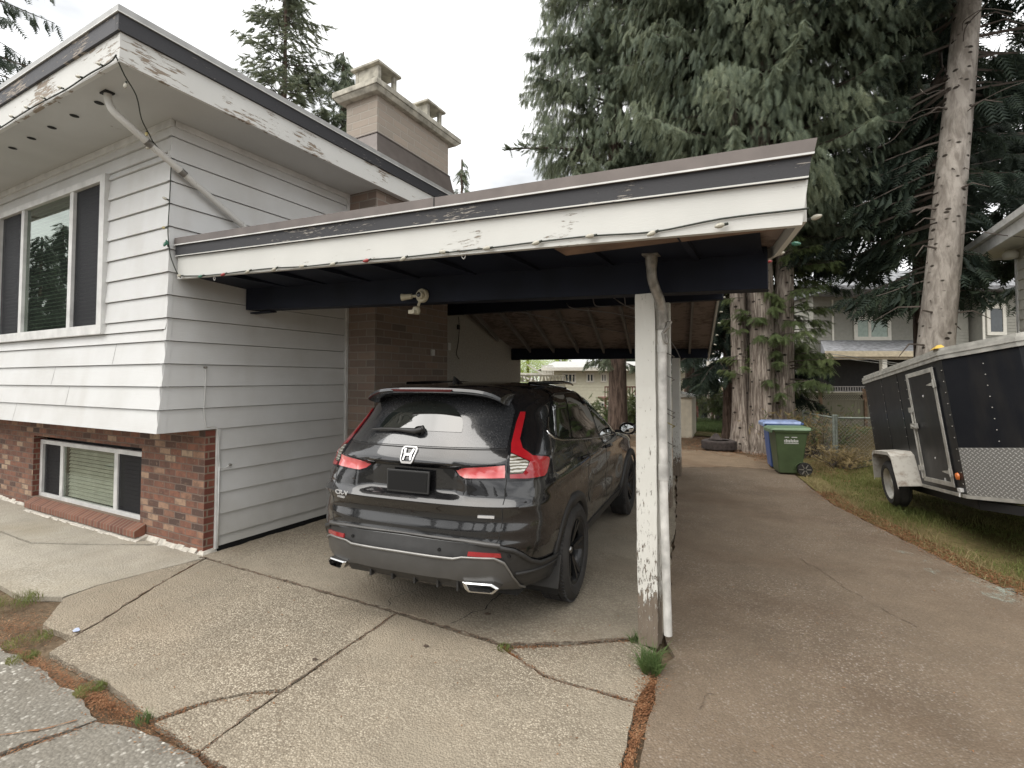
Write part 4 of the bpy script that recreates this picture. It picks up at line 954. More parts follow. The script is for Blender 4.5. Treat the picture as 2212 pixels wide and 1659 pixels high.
for s in (1, -1):
    cpatch('reflector', [(.500,.628),(.705,.622),(.712,.594),(.496,.600)], .022, MAT['red'], side=s, thick=.01)
    m = MB(); x0 = s*.575     # exhaust finisher
    q = [(-.110,.440),(.080,.432),(.120,.402),(.085,.368),(-.065,.376),(-.09,.395)]
    q2 = [(-.078,.428),(.066,.422),(.100,.401),(.074,.379),(-.050,.386),(-.062,.396)]
    Y = lambda x: .06+1.0*max(0, (abs(x)-.42))**2
    fo = []; n = len(q)
    A = [(x0+s*a, Y(x0+s*a)-.045, z) for a, z in q]; B = [(x0+s*a, Y(x0+s*a)-.050, z) for a, z in q2]; D = [(x0+s*a, Y(x0+s*a)+.06, z) for a, z in q2]; Eo = [(x0+s*a, Y(x0+s*a)+.05, z) for a, z in q]
    m.add(A+B+D+Eo, [(i, (i+1) % n, n+(i+1) % n, n+i) for i in range(n)]+[(n+i, n+(i+1) % n, 2*n+(i+1) % n, 2*n+i) for i in range(n)]+[(3*n+i, 3*n+(i+1) % n, (i+1) % n, i) for i in range(n)])
    m.add(D, [tuple(range(n))], 1)
    carp(m, 'exhaust_tip', [MAT['chrome'], MAT['black']], bev=.003)
    # wheel-arch trims and sill
    for yc in (1.045, 3.77):
        m = MB(); n = 30; V = []
        for i in range(n+1):
            a = math.pi*(-.13+1.26*i/n)
            for rr, dx in ((.395, .006), (.403, .030), (.468, .020), (.476, .0)):
                y = yc+rr*math.cos(a); z_ = max(.315, .37+rr*math.sin(a)); p, _ = ring(z_); side = p[60:100]
                x = np.interp(y, side[:, 1], side[:, 0]) if side[0, 1] < y else lerp(WT, z_)-.004
                V.append((s*(x+dx), y, z_))
        m.v = V
        for i in range(n):
            for k in range(3):
                f = (4*i+k, 4*i+k+1, 4*i+k+5, 4*i+k+4); m.f.append(f if s < 0 else f[::-1]); m.m.append(0)
        carp(m, 'arch_trim', MAT['clad'], smooth=True)
    cpatch('sill_cladding', [(1.86,.318),(3.98,.318),(3.98,.42),(2.9,.435),(1.86,.43)], .010, MAT['clad'], side=s, thick=.012, grid=.07)
    # mud flap
    m = MB(); m.hexa([(s*.72,.60,.24),(s*.93,.60,.24),(s*.93,.62,.24),(s*.72,.62,.24)], [(s*.72,.64,.47),(s*.945,.64,.47),(s*.945,.66,.47),(s*.72,.66,.47)]); carp(m, 'mud_flap', MAT['clad'], bev=.006)
    # mirror
    m = MB(); m.lathe([(0,-.055),(.06,-.05),(.085,-.02),(.09,.03),(.07,.075),(.035,.10),(0,.105)], 20, 'y'); 
    mir = m.build('mirror', MAT['gblk'], car, smooth=True); mir.location = (s*1.035, 3.03, 1.175); mir.scale = (1.15, .95, .78)
    m = MB(); m.lathe([(0,-.058),(.062,-.056),(.066,-.052)], 20, 'y'); m.build('mirror_glass', plain('mirror_glass', (.6,.62,.62), .03, 1., var=.01), mir)
    m = MB(); m.box(-.08, .08, -.04, .02, -.088, -.078); m.build('trim', MAT['chrome'], mir)
    m = MB(); m.box(min(s*.88, s*.97), max(s*.88, s*.97), 3.05, 3.12, 1.12, 1.15); carp(m, 'mirror_arm', MAT['gblk'], mir) if False else m.build('mirror_arm', MAT['gblk'], car)
    for u in (2.02, 2.94):
        m = MB(); a = M(s*(u-.10), 1.072-.015*(u-2), .03); b = M(s*(u+.10), 1.066-.015*(u-2), .03); m.tube([M(s*(u-.11), 1.072-.015*(u-2), .0), a, b, M(s*(u+.11), 1.066-.015*(u-2), .0)], .014, 8); carp(m, 'door_handle', MAT['gblk'], smooth=True)
    m = MB(); m.tube([M(s*(1.65), 1.655, .0), (s*.585, .95, 1.706), (s*.60, 1.3, 1.712), (s*.60, 1.9, 1.712), (s*.57, 2.25, 1.698), (s*.55, 2.4, 1.68)], [.012,.015,.016,.016,.014,.010], 8); carp(m, 'roof_rail', MAT['gblk'], smooth=True)
# spoiler
m = MB(); prof = [(.80,1.700),(.45,1.706),(.265,1.680),(.255,1.660),(.275,1.646),(.40,1.622),(.70,1.615)]; nx = 25
for i in range(nx):
    x = -.575+1.15*i/(nx-1); k = abs(x)/.575
    for y, z_ in prof:
        e = (1-(y-.25)/.5) if y < .75 else 0
        m.v.append((x, y+.13*k**2.2*max(0, e), z_-.022*k**2-.05*k**7))
n = len(prof)
for i in range(nx-1):
    for j in range(n-1): a = i*n+j; m.f.append((a, a+1, a+n+1, a+n)); m.m.append(0)
m.f += [tuple(range(n))[::-1], tuple((nx-1)*n+j for j in range(n))]; m.m += [0, 0]
spo = carp(m, 'roof_spoiler', MAT['paint'], auto=35)
m = MB(); m.hexa([(-.24,.259,1.650),(.24,.259,1.650),(.22,.28,1.650),(-.22,.28,1.650)], [(-.27,.250,1.668),(.27,.250,1.668),(.24,.28,1.668),(-.24,.28,1.668)]); carp(m, 'brake_light', MAT['darkred'], spo, bev=.003)
m = MB(); nn = 12     # shark-fin aerial
for i in range(nn):
    t_ = i/(nn-1); y = .74+.17*t_; h = .072*(1-t_)**.8*(1 if i else .9); w = .022*math.sin(math.pi*min(.97, t_+.12))+.004
    m.v += [(-w, y, 1.690), (0, y+.0, 1.70+h), (w, y, 1.690)]
for i in range(nn-1):
    a = 3*i; m.f += [(a, a+3, a+4, a+1), (a+1, a+4, a+5, a+2)]; m.m += [0, 0]
m.f += [(0, 1, 2)]; m.m += [0]
carp(m, 'aerial', MAT['gblk'], auto=60)
# wiper
m = MB(); P0 = [M(u, z_, .028) for u, z_ in ((.06,1.372),(.0,1.352),(-.12,1.358),(-.28,1.356),(-.42,1.345))]
m.tube(P0, [.026,.022,.014,.011,.006], 8); m.lathe([(.034,-.03),(.034,.012),(.026,.02),(0,.021)], 14, 'y', tuple(M(.03, 1.362, .02))) 
carp(m, 'rear_wiper', MAT['clad'], auto=45)
# licence plate with frame
pl = M(0, 1.03, 0)
m = MB(); m.hexa([(-.170,.085,.955),(.170,.085,.955),(.170,.10,.955),(-.170,.10,.955)], [(-.175,.090,1.108),(.175,.090,1.108),(.175,.105,1.108),(-.175,.105,1.108)])
plate = carp(m, 'licence_plate_frame', MAT['skid2'] if 'skid2' in MAT else plain('plate_frame', (.03,.03,.03), .35), bev=.003)
m = MB(); m.hexa([(-.158,.0815,.968),(.158,.0815,.968),(.158,.0845,.968),(-.158,.0845,.968)], [(-.160,.0845,1.097),(.160,.0845,1.097),(.160,.0895,1.097),(-.160,.0895,1.097)]); carp(m, 'licence_plate', plain('black_plate', (.001,.001,.001), .9), plate)
# emblem
MAT['badge'] = plain('badge_chrome', (.62, .62, .62), .25, .35, var=.03)
def epoly(m, poly, u0, z0, off, th=.006, slope=True):
    n = len(poly); A = [tuple(M(u0+a, z0+b, off)) for a, b in poly]; B = [tuple(M(u0+a, z0+b, off-th)) for a, b in poly]
    m.add(A+B, [tuple(range(n)), *[(i, n+i, n+(i+1) % n, (i+1) % n) for i in range(n)]])
m = MB(); W_, H_ = .062, .050
def rr(w, h, r, n=4, tp=1.):
    o = []
    for cx, cy, a0 in ((w-r, h-r, 0), (-w+r, h-r, 90), (-w+r, -h+r, 180), (w-r, -h+r, 270)):
        for i in range(n+1):
            a = R(a0+90*i/n); x, y = cx+r*math.cos(a), cy+r*math.sin(a); o.append((x*(1 if y > 0 else tp), y))
    return o
o_ = rr(W_, H_, .022, tp=.86); i_ = rr(W_-.010, H_-.008, .017, tp=.86); n = len(o_)
A = [tuple(M(a, 1.214+b, .012)) for a, b in o_]; B = [tuple(M(a, 1.214+b, .012)) for a, b in i_]; D = [tuple(M(a, 1.214+b, .0)) for a, b in o_]
m.add(A+B+D, [(i, (i+1) % n, n+(i+1) % n, n+i) for i in range(n)]+[(2*n+i, 2*n+(i+1) % n, (i+1) % n, i) for i in range(n)])
for s in (1, -1):
    q = [(s*.044,.034),(s*.026,.036),(s*.017,.004),(s*.017,-.006),(s*.023,-.036),(s*.036,-.034),(s*.034,-.0)]
    epoly(m, q if s < 0 else q[::-1], 0, 1.214, .012)
epoly(m, [(-.018,-.009),(.018,-.009),(.019,.006),(-.019,.006)], 0, 1.214, .012)
carp(m, 'emblem', MAT['badge'])
def cartext(txt, name, x, z_, y, size, ex=.0015, wide=1., shear=0.):
    cu = bpy.data.curves.new('t', 'FONT'); cu.body = txt; cu.size = size; cu.extrude = ex; cu.shear = shear; cu.offset = .0006
    o = bpy.data.objects.new('t', cu); C.objects.link(o); bpy.context.view_layer.update()
    me = bpy.data.meshes.new_from_object(o.evaluated_get(bpy.context.evaluated_depsgraph_get())); bpy.data.objects.remove(o)
    q = link(name, me, MAT['badge'], car); q.location = (x, y, z_); q.rotation_euler = (R(90), 0, 0); q.scale = (wide, 1, 1); return q
def gate_text(txt, name, u, z_, size, wide, rot=0):
    q = cartext(txt, name, 0, 0, 0, size, wide=wide); p = M(u, z_+size*.35, .008); p2 = M(u+.12, z_+size*.35, .008)
    q.location = (p[0], p[1], z_); q.rotation_euler = (R(92), 0, math.atan2(p2[1]-p[1], p2[0]-p[0])); return q
gate_text('CR-V', 'badge_lettering', -.64, .895, .045, 1.45)
gate_text('HYBRID', 'badge_lettering', -.625, .868, .020, 1.2)
m = MB(); epoly(m, [(.540,-.0085),(.650,-.0085),(.650,.0085),(.540,.0085)], 0, .842, .008); bdg = carp(m, 'trim_badge', MAT['badge'])
# parking sensors
m = MB()
for u, z_ in ((-.41,.625),(.30,.622),(.76,.60)): m.lathe([(0,-.004),(.011,-.004),(.012,.004)], 12, 'y', tuple(M(u, z_, .016)))
carp(m, 'parking_sensor', MAT['gblk'])
# wheels
def tyre_mesh(m, r=.367, w=.235, rin=.245, tread=True):
    h = w/2
    prof = [(rin, -h+.02), (rin+.015, -h+.006), (rin+.06, -h), (r-.05, -h+.006), (r-.02, -h+.022), (r-.006, -h+.04)]
    ins = [(r, y) for y in (-h+.05, -.045, -.0449, -.036, -.0359, .036, .0361, .045, .0451, h-.05)]
    ins = [(r-(.009 if -.0449 <= y <= -.036 or .0361 <= y <= .045 else 0), y) for _, y in ins]
    prof = prof+ins+[(a, -b) for a, b in prof[::-1]]
    m.lathe(prof, 96, 'x')
def build_wheel():
    w = empty('wheel', (0,0,0)); w.parent = car
    m = MB(); tyre_mesh(m)
    if True:
        for i in range(72):        # tread blocks
            a = 2*math.pi*i/72
            for s, x0, x1 in ((-1,-.094,-.048),(1,.048,.094),(1,-.033,-.002),(-1,.002,.033)):
                da = .028*s
                c0, c1 = a, a+da; r0, r1 = .355, .3688; d = .030
                pts = []
                for rr_ in (r0, r1):
                    for (xx, aa) in ((x0, c0), (x1, c1), (x1, c1+d), (x0, c0+d)): pts.append((xx, rr_*math.cos(aa), rr_*math.sin(aa)))
                m.hexa(pts[:4], pts[4:])
    m.build('tyre', MAT['tyre'], w, auto=30)
    m = MB(); m.lathe([(.0,.035),(.05,.04),(.075,.05),(.085,.04),(.085,-.02)], 32, 'x'); m.lathe([(.205,.06),(.222,.085),(.247,.098),(.250,.088),(.235,.06),(.228,-.08),(.225,-.10)], 64, 'x')
    for k in range(5):
        for da in (-.17, .17):
            a0 = 2*math.pi*k/5+da*.35; a1 = 2*math.pi*k/5+da
            p0 = Vector((.048, .06*math.cos(a0), .06*math.sin(a0))); p1 = Vector((.082, .225*math.cos(a1), .225*math.sin(a1)))
            m.beam(p0, p1, .030, .028, 0, up=(1,0,0))
    m.lathe([(.0,-.055),(.20,-.055),(.222,-.02)], 40, 'x', mi=1)
    rim = m.build('rim', [MAT['rim'], MAT['black']], w, auto=35)
    m = MB(); m.lathe([(0,.062),(.022,.062),(.028,.055),(.030,.045)], 20, 'x'); m.build('hub_cap', MAT['rimc'], rim, auto=40)
    m = MB(); m.lathe([(.0,-.04),(.16,-.04),(.165,-.05)], 30, 'x', o=(-.01,0,0)); m.build('brake_disc', MAT['galv'], rim)
    return w
w0 = build_wheel(); w0.location = (.845, 1.045, .382); w0.scale = (1.05, 1.03, 1.03)
def copy_tree(o, parent=None):
    c = o.copy(); C.objects.link(c); c.parent = parent
    for ch in list(o.children): copy_tree(ch, c)
    return c
for x, y in ((.835,3.77),(-.835,1.045),(-.835,3.77)):
    w = copy_tree(w0, car); w.location = (x, y, .382); w.rotation_euler = (.4, 0, math.pi if x < 0 else 0)
# ------------------------------------------------------------------ enclosed trailer
# local frame: +y to the rear, x to the right (away from the driveway), side facing us is x=0
MAT['tblack'] = None
t = Mt('black_trailer_skin', .38, 0, .35); n = t.noise(2.2, 6, .65); st = t.ramp(t.noise(2., 5, .6, t.map((1, 3, .5))), [(.5, 0.), (.75, .5)])
c = t.mix(st, t.ramp(n, [(.3, (.008, .009, .012)), (.75, (.016, .017, .020))]), (.035, .032, .028)); t.col(c); t.bump(t.noise(1.5, 3), .02, .5); MAT['tblack'] = t.m
t = Mt('diamond_plate', .4, .35, .5); v = t.map((1, 1, 1), (0, 0, 0))
def chk():
    a = t.node('SeparateXYZ'); t.link(t.co, a.inputs[0])
    u = t.math('MULTIPLY', t.math('ADD', a.outputs[1], a.outputs[2]), 25.); w = t.math('MULTIPLY', t.math('SUBTRACT', a.outputs[1], a.outputs[2]), 25.)
    fu = t.math('ABSOLUTE', t.math('SUBTRACT', t.math('FRACT', u), .5)); fw = t.math('ABSOLUTE', t.math('SUBTRACT', t.math('FRACT', w), .5))
    par = t.math('MODULO', t.math('ABSOLUTE', t.math('ADD', t.math('FLOOR', u), t.math('FLOOR', w))), 2.)
    e1 = t.math('ADD', t.math('MULTIPLY', fu, 1.1), t.math('MULTIPLY', fw, 3.2)); e2 = t.math('ADD', t.math('MULTIPLY', fu, 3.2), t.math('MULTIPLY', fw, 1.1))
    d = t.math('ADD', t.math('MULTIPLY', e1, par), t.math('MULTIPLY', e2, t.math('SUBTRACT', 1., par)))
    return t.ramp(d, [(.50, 1.), (.62, 0.)])
h = chk(); t.col(t.mix(h, (.25, .245, .23), (.58, .575, .55))); t.bump(h, .006, 1.); MAT['diamond'] = t.m
MAT['alu'] = plain('dull_aluminium', (.48, .47, .43), .45, .35, var=.2, scale=9)
t = Mt('rusty_white_fender', .6); n = t.noise(9, 7, .7); t.col(t.mix(t.ramp(n, [(.5, 0.), (.72, .8)]), (.50, .48, .43), (.16, .10, .06))); MAT['fender'] = t.m
MAT['amber'] = plain('amber_lens', (.75, .20, .04), .25)
tr = empty('enclosed_trailer', (1.50, 6.42, 0), 0, 'black enclosed cargo trailer with side door and diamond-plate nose on the grass verge', 'trailer')
A0 = Vector((1.50, 6.42, 0)); A1 = Vector((1.17, 9.24, 0))
tr.rotation_euler = (R(-5.5), R(-5.5), math.atan2(-(A1.x-A0.x), A1.y-A0.y)); tr.location = (1.67, 6.50, 0.035)
TB, TT, TL, TW = .53, 1.96, 2.90, 1.50
def tp(m, name, mat, parent=None, **k): return m.build(name, mat, parent or tr, **k)
m = MB()
NP = [(0, 0), (.36, -.60), (.75, -.95), (1.14, -.60), (TW, 0)]
poly = [(0, TL)]+NP+[(TW, TL)]
m.prism(poly[::1], TB, TT)
m.f = [f for f in m.f]
bodyo = tp(m, 'body', MAT['tblack'])
bm = bmesh.new(); bm.from_mesh(bodyo.data); bmesh.ops.recalc_face_normals(bm, faces=bm.faces); bm.to_mesh(bodyo.data); bm.free()
def offpoly(e): return [(-e, TL+e), (-e, -.0), (.36-e*.9, -.60-e*.7), (.75, -.95-e), (1.14+e*.9, -.60-e*.7), (TW+e, 0), (TW+e, TL+e)]
m = MB(); m.prism(offpoly(.02), TT-.07, TT+.02); m.prism(offpoly(.028), TT-.026, TT-.018, 0); m.prism(offpoly(.0), TT+.021, TT+.05)
o = tp(m, 'roof_rail', MAT['alu']); bm = bmesh.new(); bm.from_mesh(o.data); bmesh.ops.recalc_face_normals(bm, faces=bm.faces); bm.to_mesh(o.data); bm.free()
m = MB(); m.prism(offpoly(.012), TB-.035, TB-.001); o = tp(m, 'bottom_rail', MAT['alu']); bm = bmesh.new(); bm.from_mesh(o.data); bmesh.ops.recalc_face_normals(bm, faces=bm.faces); bm.to_mesh(o.data); bm.free()
m = MB(); m.beam((.1,TL-.05,TB-.09),(.1,.0,TB-.09),.06,.10); m.beam((TW-.1,TL-.05,TB-.09),(TW-.1,.0,TB-.09),.06,.10)
for y in (.1,.8,1.5,2.2,2.8): m.beam((.1,y,TB-.075),(TW-.1,y,TB-.075),.05,.06)
m.beam((.1,0,TB-.1),(.75,-1.6,TB-.12),.06,.08); m.beam((TW-.1,0,TB-.1),(.75,-1.6,TB-.12),.06,.08); m.tube([(.02,1.68,.475),(TW-.02,1.68,.475)], .035, 8)
tp(m, 'chassis', MAT['black'])
# diamond plate on the nose and rivets
def nose(mb, a, b, z0, z1, off, s0=0., s1=1.):
    a = Vector(a); b = Vector(b); d = (b-a).normalized(); n = Vector((d.y, -d.x)) ; n = n if n.x < 0 or n.y < 0 else -n
    p = a.lerp(b, s0)+n*off; q = a.lerp(b, s1)+n*off; p2 = a.lerp(b, s0); q2 = a.lerp(b, s1)
    mb.hexa([(p.x,p.y,z0),(q.x,q.y,z0),(q2.x,q2.y,z0),(p2.x,p2.y,z0)], [(p.x,p.y,z1),(q.x,q.y,z1),(q2.x,q2.y,z1),(p2.x,p2.y,z1)])
m = MB(); nose(m, NP[0], NP[1], TB+.0, TB+.46, .010, .01, 1.); nose(m, NP[1], NP[2], TB, TB+.46, .010); nose(m, NP[2], NP[3], TB, TB+.46, .010); nose(m, NP[3], NP[4], TB, TB+.46, .010)
tp(m, 'diamond_plate_panel', MAT['diamond'])
m = MB()
def rivets(mb, x, y, z0, z1, step, nx=-1, ny=0, r=.009):
    z = z0
    while z < z1: mb.lathe([(r,0),(r*.7,.006),(0,.007)], 8, 'z', (0,0,0)); 
def riv(mb, p, nrm, r=.008):
    q = Vector(nrm).normalized(); rot = q.to_track_quat('Z', 'Y'); k = len(mb.v)
    for rad, h_ in ((r,0),(r*.8,.004),(.0001,.006)):
        for j in range(7):
            a = 2*math.pi*j/7; mb.v.append(tuple(Vector(p)+rot @ Vector((rad*math.cos(a), rad*math.sin(a), h_))))
    for i in range(2):
        for j in range(7): mb.f.append((k+i*7+j, k+i*7+(j+1)%7, k+(i+1)*7+(j+1)%7, k+(i+1)*7+j)); mb.m.append(0)
q_ = MB(); riv(q_, (0,0,0), (0,0,1), .0058); rme = bpy.data.meshes.new('rivet'); rme.from_pydata(q_.v, [], q_.f); rme.materials.append(MAT['alu'])
def rivet(p, nrm):
    o = bpy.data.objects.new('rivet', rme); C.objects.link(o); o.parent = tr; o.location = p; o.rotation_euler = Vector(nrm).to_track_quat('Z', 'Y').to_euler()
for y in (.04, 1.12, 1.42, 2.07, 2.82):
    z = TB+.10
    while z < TT-.1:
        if not (1.1 < y < 2.3 and z < .98): rivet((-.001, y, z), (-1,0,0))
        z += .115
nn = Vector((-.60, -.36, 0)).normalized(); z = TB+.52
while z < TT-.1: rivet((.36*.55+nn.x*.001, -.60*.55+nn.y*.001, z), nn); z += .105
m = MB(); m.box(-.004, -.0005, 1.40, 1.405, TB+.02, TT-.08); m.box(-.004, -.0005, 2.05, 2.055, TB+.02, TT-.08); tp(m, 'panel_seam', MAT['alu2'] if 'alu2' in MAT else MAT['gblk'])
# side door
DY0, DY1, DZ0, DZ1 = .22, 1.02, TB+.06, TT-.13
m = MB(); m.box(-.012, -.0005, DY0, DY1, DZ0, DZ1); door = tp(m, 'side_door', MAT['tblack'])
m = MB(); w = .05
m.box(-.022, -.0125, DY0-.01, DY0+w, DZ0-.01, DZ1+.01); m.box(-.022, -.0125, DY1-w, DY1+.01, DZ0-.01, DZ1+.01); m.box(-.022, -.0125, DY0+w, DY1-w, DZ1-w*.8, DZ1+.01); m.box(-.022, -.0125, DY0+w, DY1-w, DZ0-.01, DZ0+w*.8)
tp(m, 'door_frame', MAT['alu'], door, bev=.003)
m = MB()
m.tube([(-.035,DY1-.02,DZ0+.02),(-.035,DY1-.02,DZ1-.40)], .010, 8)
for z in (DZ0+.14, DZ1-.42): m.box(-.05, -.022, DY1-.05, DY1+.02, z-.03, z+.03)
m.box(-.055, -.022, DY1-.12, DY1+.03, DZ0+.60, DZ0+.66); m.tube([(-.06,DY1-.03,DZ0+.63),(-.06,DY1-.16,DZ0+.61)], .010, 8)
tp(m, 'bar_latch', MAT['alu'], door)
for z in (DZ0+.14, DZ1-.17):
    m = MB(); m.hexa([(-.034,DY0-.04,z-.035),(-.022,DY0-.04,z-.035),(-.022,DY0+.03,z-.035),(-.034,DY0+.03,z-.035)], [(-.034,DY0-.04,z+.035),(-.022,DY0-.04,z+.035),(-.022,DY0+.03,z+.035),(-.034,DY0+.03,z+.035)])
    m.hexa([(-.030,DY0+.03,z-.022),(-.022,DY0+.03,z-.022),(-.022,DY0+.20,z-.004),(-.030,DY0+.20,z-.004)], [(-.030,DY0+.03,z+.022),(-.022,DY0+.03,z+.022),(-.022,DY0+.20,z+.004),(-.030,DY0+.20,z+.004)])
    m.tube([(-.038,DY0-.015,z-.045),(-.038,DY0-.015,z+.045)], .009, 8); tp(m, 'hinge', MAT['alu'], door)
m = MB(); riv(m, (-.0125, .62, 1.55), (-1,0,0), .014); riv(m, (-.0125, .60, .86), (-1,0,0), .012); m.hexa([(-.014,.40,.60),(-.0125,.40,.60),(-.0125,.47,.60),(-.014,.47,.60)], [(-.014,.42,.66),(-.0125,.42,.66),(-.0125,.45,.66),(-.014,.45,.66)]); tp(m, 'sticker', MAT['trim'], door)
m = MB(); m.lathe([(.038,-.004),(.034,-.02),(.0,-.028)], 16, 'x', (0, .12, TB+.17)); tp(m, 'marker_light', MAT['amber'], auto=40)
m = MB(); m.box(-.03, -.001, .06, .13, TB+.02, TB+.055); m.tube([(-.02,.10,TB+.03),(-.03,.10,TB-.03)], .008, 6); tp(m, 'tie_ring', MAT['trim'])
# wheel and fender
m = MB(); FYc = 1.68
prof = [(FYc-.50, TB-.03), (FYc-.40, TB+.32), (FYc-.30, TB+.37), (FYc+.30, TB+.37), (FYc+.40, TB+.33), (FYc+.48, TB-.0)]
for (a, b), (c, d) in zip(prof, prof[1:]): m.hexa([(-.245,a,b),(0,a,b),(0,c,d),(-.245,c,d)], [(-.245,a,b+.01),(0,a,b+.01),(0,c,d+.01),(-.245,c,d+.01)])
for (a, b), (c, d) in zip(prof, prof[1:]):
    m.hexa([(-.25,a,b-.03),(-.244,a,b-.03),(-.244,c,d-.03),(-.25,c,d-.03)], [(-.25,a,b+.011),(-.244,a,b+.011),(-.244,c,d+.011),(-.25,c,d+.011)])
tp(m, 'fender', MAT['fender'])
wt_ = empty('wheel', (-.13, FYc, .49)); wt_.parent = tr
m = MB(); tyre_mesh(m, r=.295, w=.19, rin=.185); m.build('tyre', MAT['tyre'], wt_, auto=30)
m = MB(); m.lathe([(.0,-.055),(.05,-.055),(.06,-.03),(.10,-.02),(.15,-.035),(.18,-.075),(.197,-.085),(.20,-.06)], 32, 'x'); m.build('rim', MAT['alu'], wt_, auto=35)
w2 = copy_tree(wt_, tr); w2.location = (TW+.13, FYc, .475); w2.rotation_euler = (0, 0, math.pi)
m = MB(); m.tube([(.75,-1.5,TB-.15),(.75,-1.5,.02)], .03, 8); tp(m, 'jack_stand', MAT['galv'])
# yellow leaf-like strap scrap on the roof edge
m = MB(); m.hexa([(-.03,.02,TT+.051),(.06,.02,TT+.051),(.06,.16,TT+.051),(-.03,.16,TT+.051)], [(-.0,.05,TT+.085),(.04,.05,TT+.09),(.04,.12,TT+.07),(.0,.12,TT+.07)])
o = m.build('work_glove', plain('yellow_cloth', (.55,.36,.06), .8)); o.matrix_world = Matrix.Translation(tr.location) @ tr.rotation_euler.to_matrix().to_4x4(); tag(o, 'small yellow scrap of cloth lying on the roof edge of the black trailer', 'cloth scrap')

# ------------------------------------------------------------------ wheelie bins
def wheelie(name, loc, rz, body, lid, label, w=.50, d=.52, h=.80, marks=True):
    e = empty(name, loc, rz, label, 'wheelie bin', 'wheelie bins by the tree')
    # seen from its left side: front faces -x, wheels at +x
    m = MB(); b0 = [(-.20,-.21),(.16,-.21),(.16,.21),(-.20,.21)]; b1 = [(-.27,-.27),(.27,-.27),(.27,.27),(-.27,.27)]
    m.hexa([(x, y, .03) for x, y in b0], [(x, y, h) for x, y in b1]); bo = m.build('body', body, e, bev=.018)
    m = MB(); m.hexa([(-.28,-.28,h-.045),(.28,-.28,h-.045),(.28,.28,h-.045),(-.28,.28,h-.045)], [(-.295,-.29,h),(.285,-.29,h),(.285,.29,h),(-.295,.29,h)]); m.build('rim', body, bo, bev=.008)
    m = MB(); m.hexa([(-.34,-.30,h+.002),(.30,-.30,h+.002),(.30,.30,h+.002),(-.34,.30,h+.002)], [(-.30,-.27,h+.045),(.32,-.27,h+.055),(.32,.27,h+.055),(-.30,.27,h+.045)])
    m.hexa([(-.345,-.29,h-.05),(-.32,-.29,h-.05),(-.32,.29,h-.05),(-.345,.29,h-.05)], [(-.345,-.29,h+.02),(-.30,-.29,h+.03),(-.30,.29,h+.03),(-.345,.29,h+.02)])
    m.build('lid', lid, e, bev=.015)
    m = MB(); m.tube([(.26,-.2,h-.02),(.36,-.2,h+.01),(.36,.2,h+.01),(.26,.2,h-.02)], .014, 8); m.build('handle', body, e)
    for s in (-1, 1):
        m = MB(); prof = [(-.0,.0)]; n = 14; V = []
        for i in range(n+1):
            a = math.pi*(.0+1.0*i/n); V += [(.18+.145*math.cos(a), s*.235, .10+.145*math.sin(a)), (.18+.145*math.cos(a), s*.285, .10+.145*math.sin(a))]
        m.v = V; 
        for i in range(n): m.f.append((2*i, 2*i+1, 2*i+3, 2*i+2)); m.m.append(0)
        m.build('wheel_arch', body, bo)
        m = MB(); m.lathe([(.0,-.025),(.06,-.025),(.062,-.028),(.10,-.028),(.105,-.02),(.105,.02),(.10,.028),(.062,.028),(.06,.025),(0,.025)], 28, 'y')
        for k in range(6):
            a = k*math.pi/3; m.beam((.02*math.cos(a), s*.03, .02*math.sin(a)), (.085*math.cos(a), s*.03, .085*math.sin(a)), .014, .012, 1, up=(0,1,0))
        wh = m.build('wheel', [MAT['tyre'], MAT['galv']], e, auto=35); wh.location = (.20, s*.26, .120); wh.scale = (1.15, 1, 1.15)
    if marks:
        m = MB(); r = random.Random(5); y0 = -.2145
        yy = lambda z: -.21-.06*(z-.03)/(h-.03)-.0025
        x = -.10
        def mk(x0, x1, z0, z1): m.add([(x0, yy(z0), z0), (x1, yy(z0), z0), (x1, yy(z1), z1), (x0, yy(z1), z1)], [(0,1,2,3)])
        mk(-.11, -.04, .672, .686); mk(-.0, .09, .674, .688)
        for i in range(9): mk(-.12+.026*i, -.12+.026*i+.019, .595-.004*(i%2), .632+(.012 if i in (1,4,6) else 0))
        for i in range(13): mk(-.12+.018*i, -.12+.018*i+.013, .565, .583)
        m.build('printed_lettering', MAT['trim'], bo)
    return e
MAT['gbin'] = plain('green_bin_plastic', (.062, .092, .040), .45, var=.12, scale=4); MAT['glid'] = plain('faded_green_lid', (.12, .19, .105), .45, var=.15, scale=6)
MAT['bbin'] = plain('blue_bin_plastic', (.065, .12, .32), .45, var=.12, scale=4); MAT['blid'] = plain('faded_blue_lid', (.22, .29, .48), .45, var=.25, scale=8)
wheelie('wheelie_bin', (.10, 10.55, -.01), R(13), MAT['gbin'], MAT['glid'], 'green wheelie bin with white print, nearest the driveway beside the big trunks')
wheelie('wheelie_bin', (-.02, 11.15, -.01), R(10), MAT['bbin'], MAT['blid'], 'blue wheelie bin with faded lid behind the green bin', h=.86, marks=False)

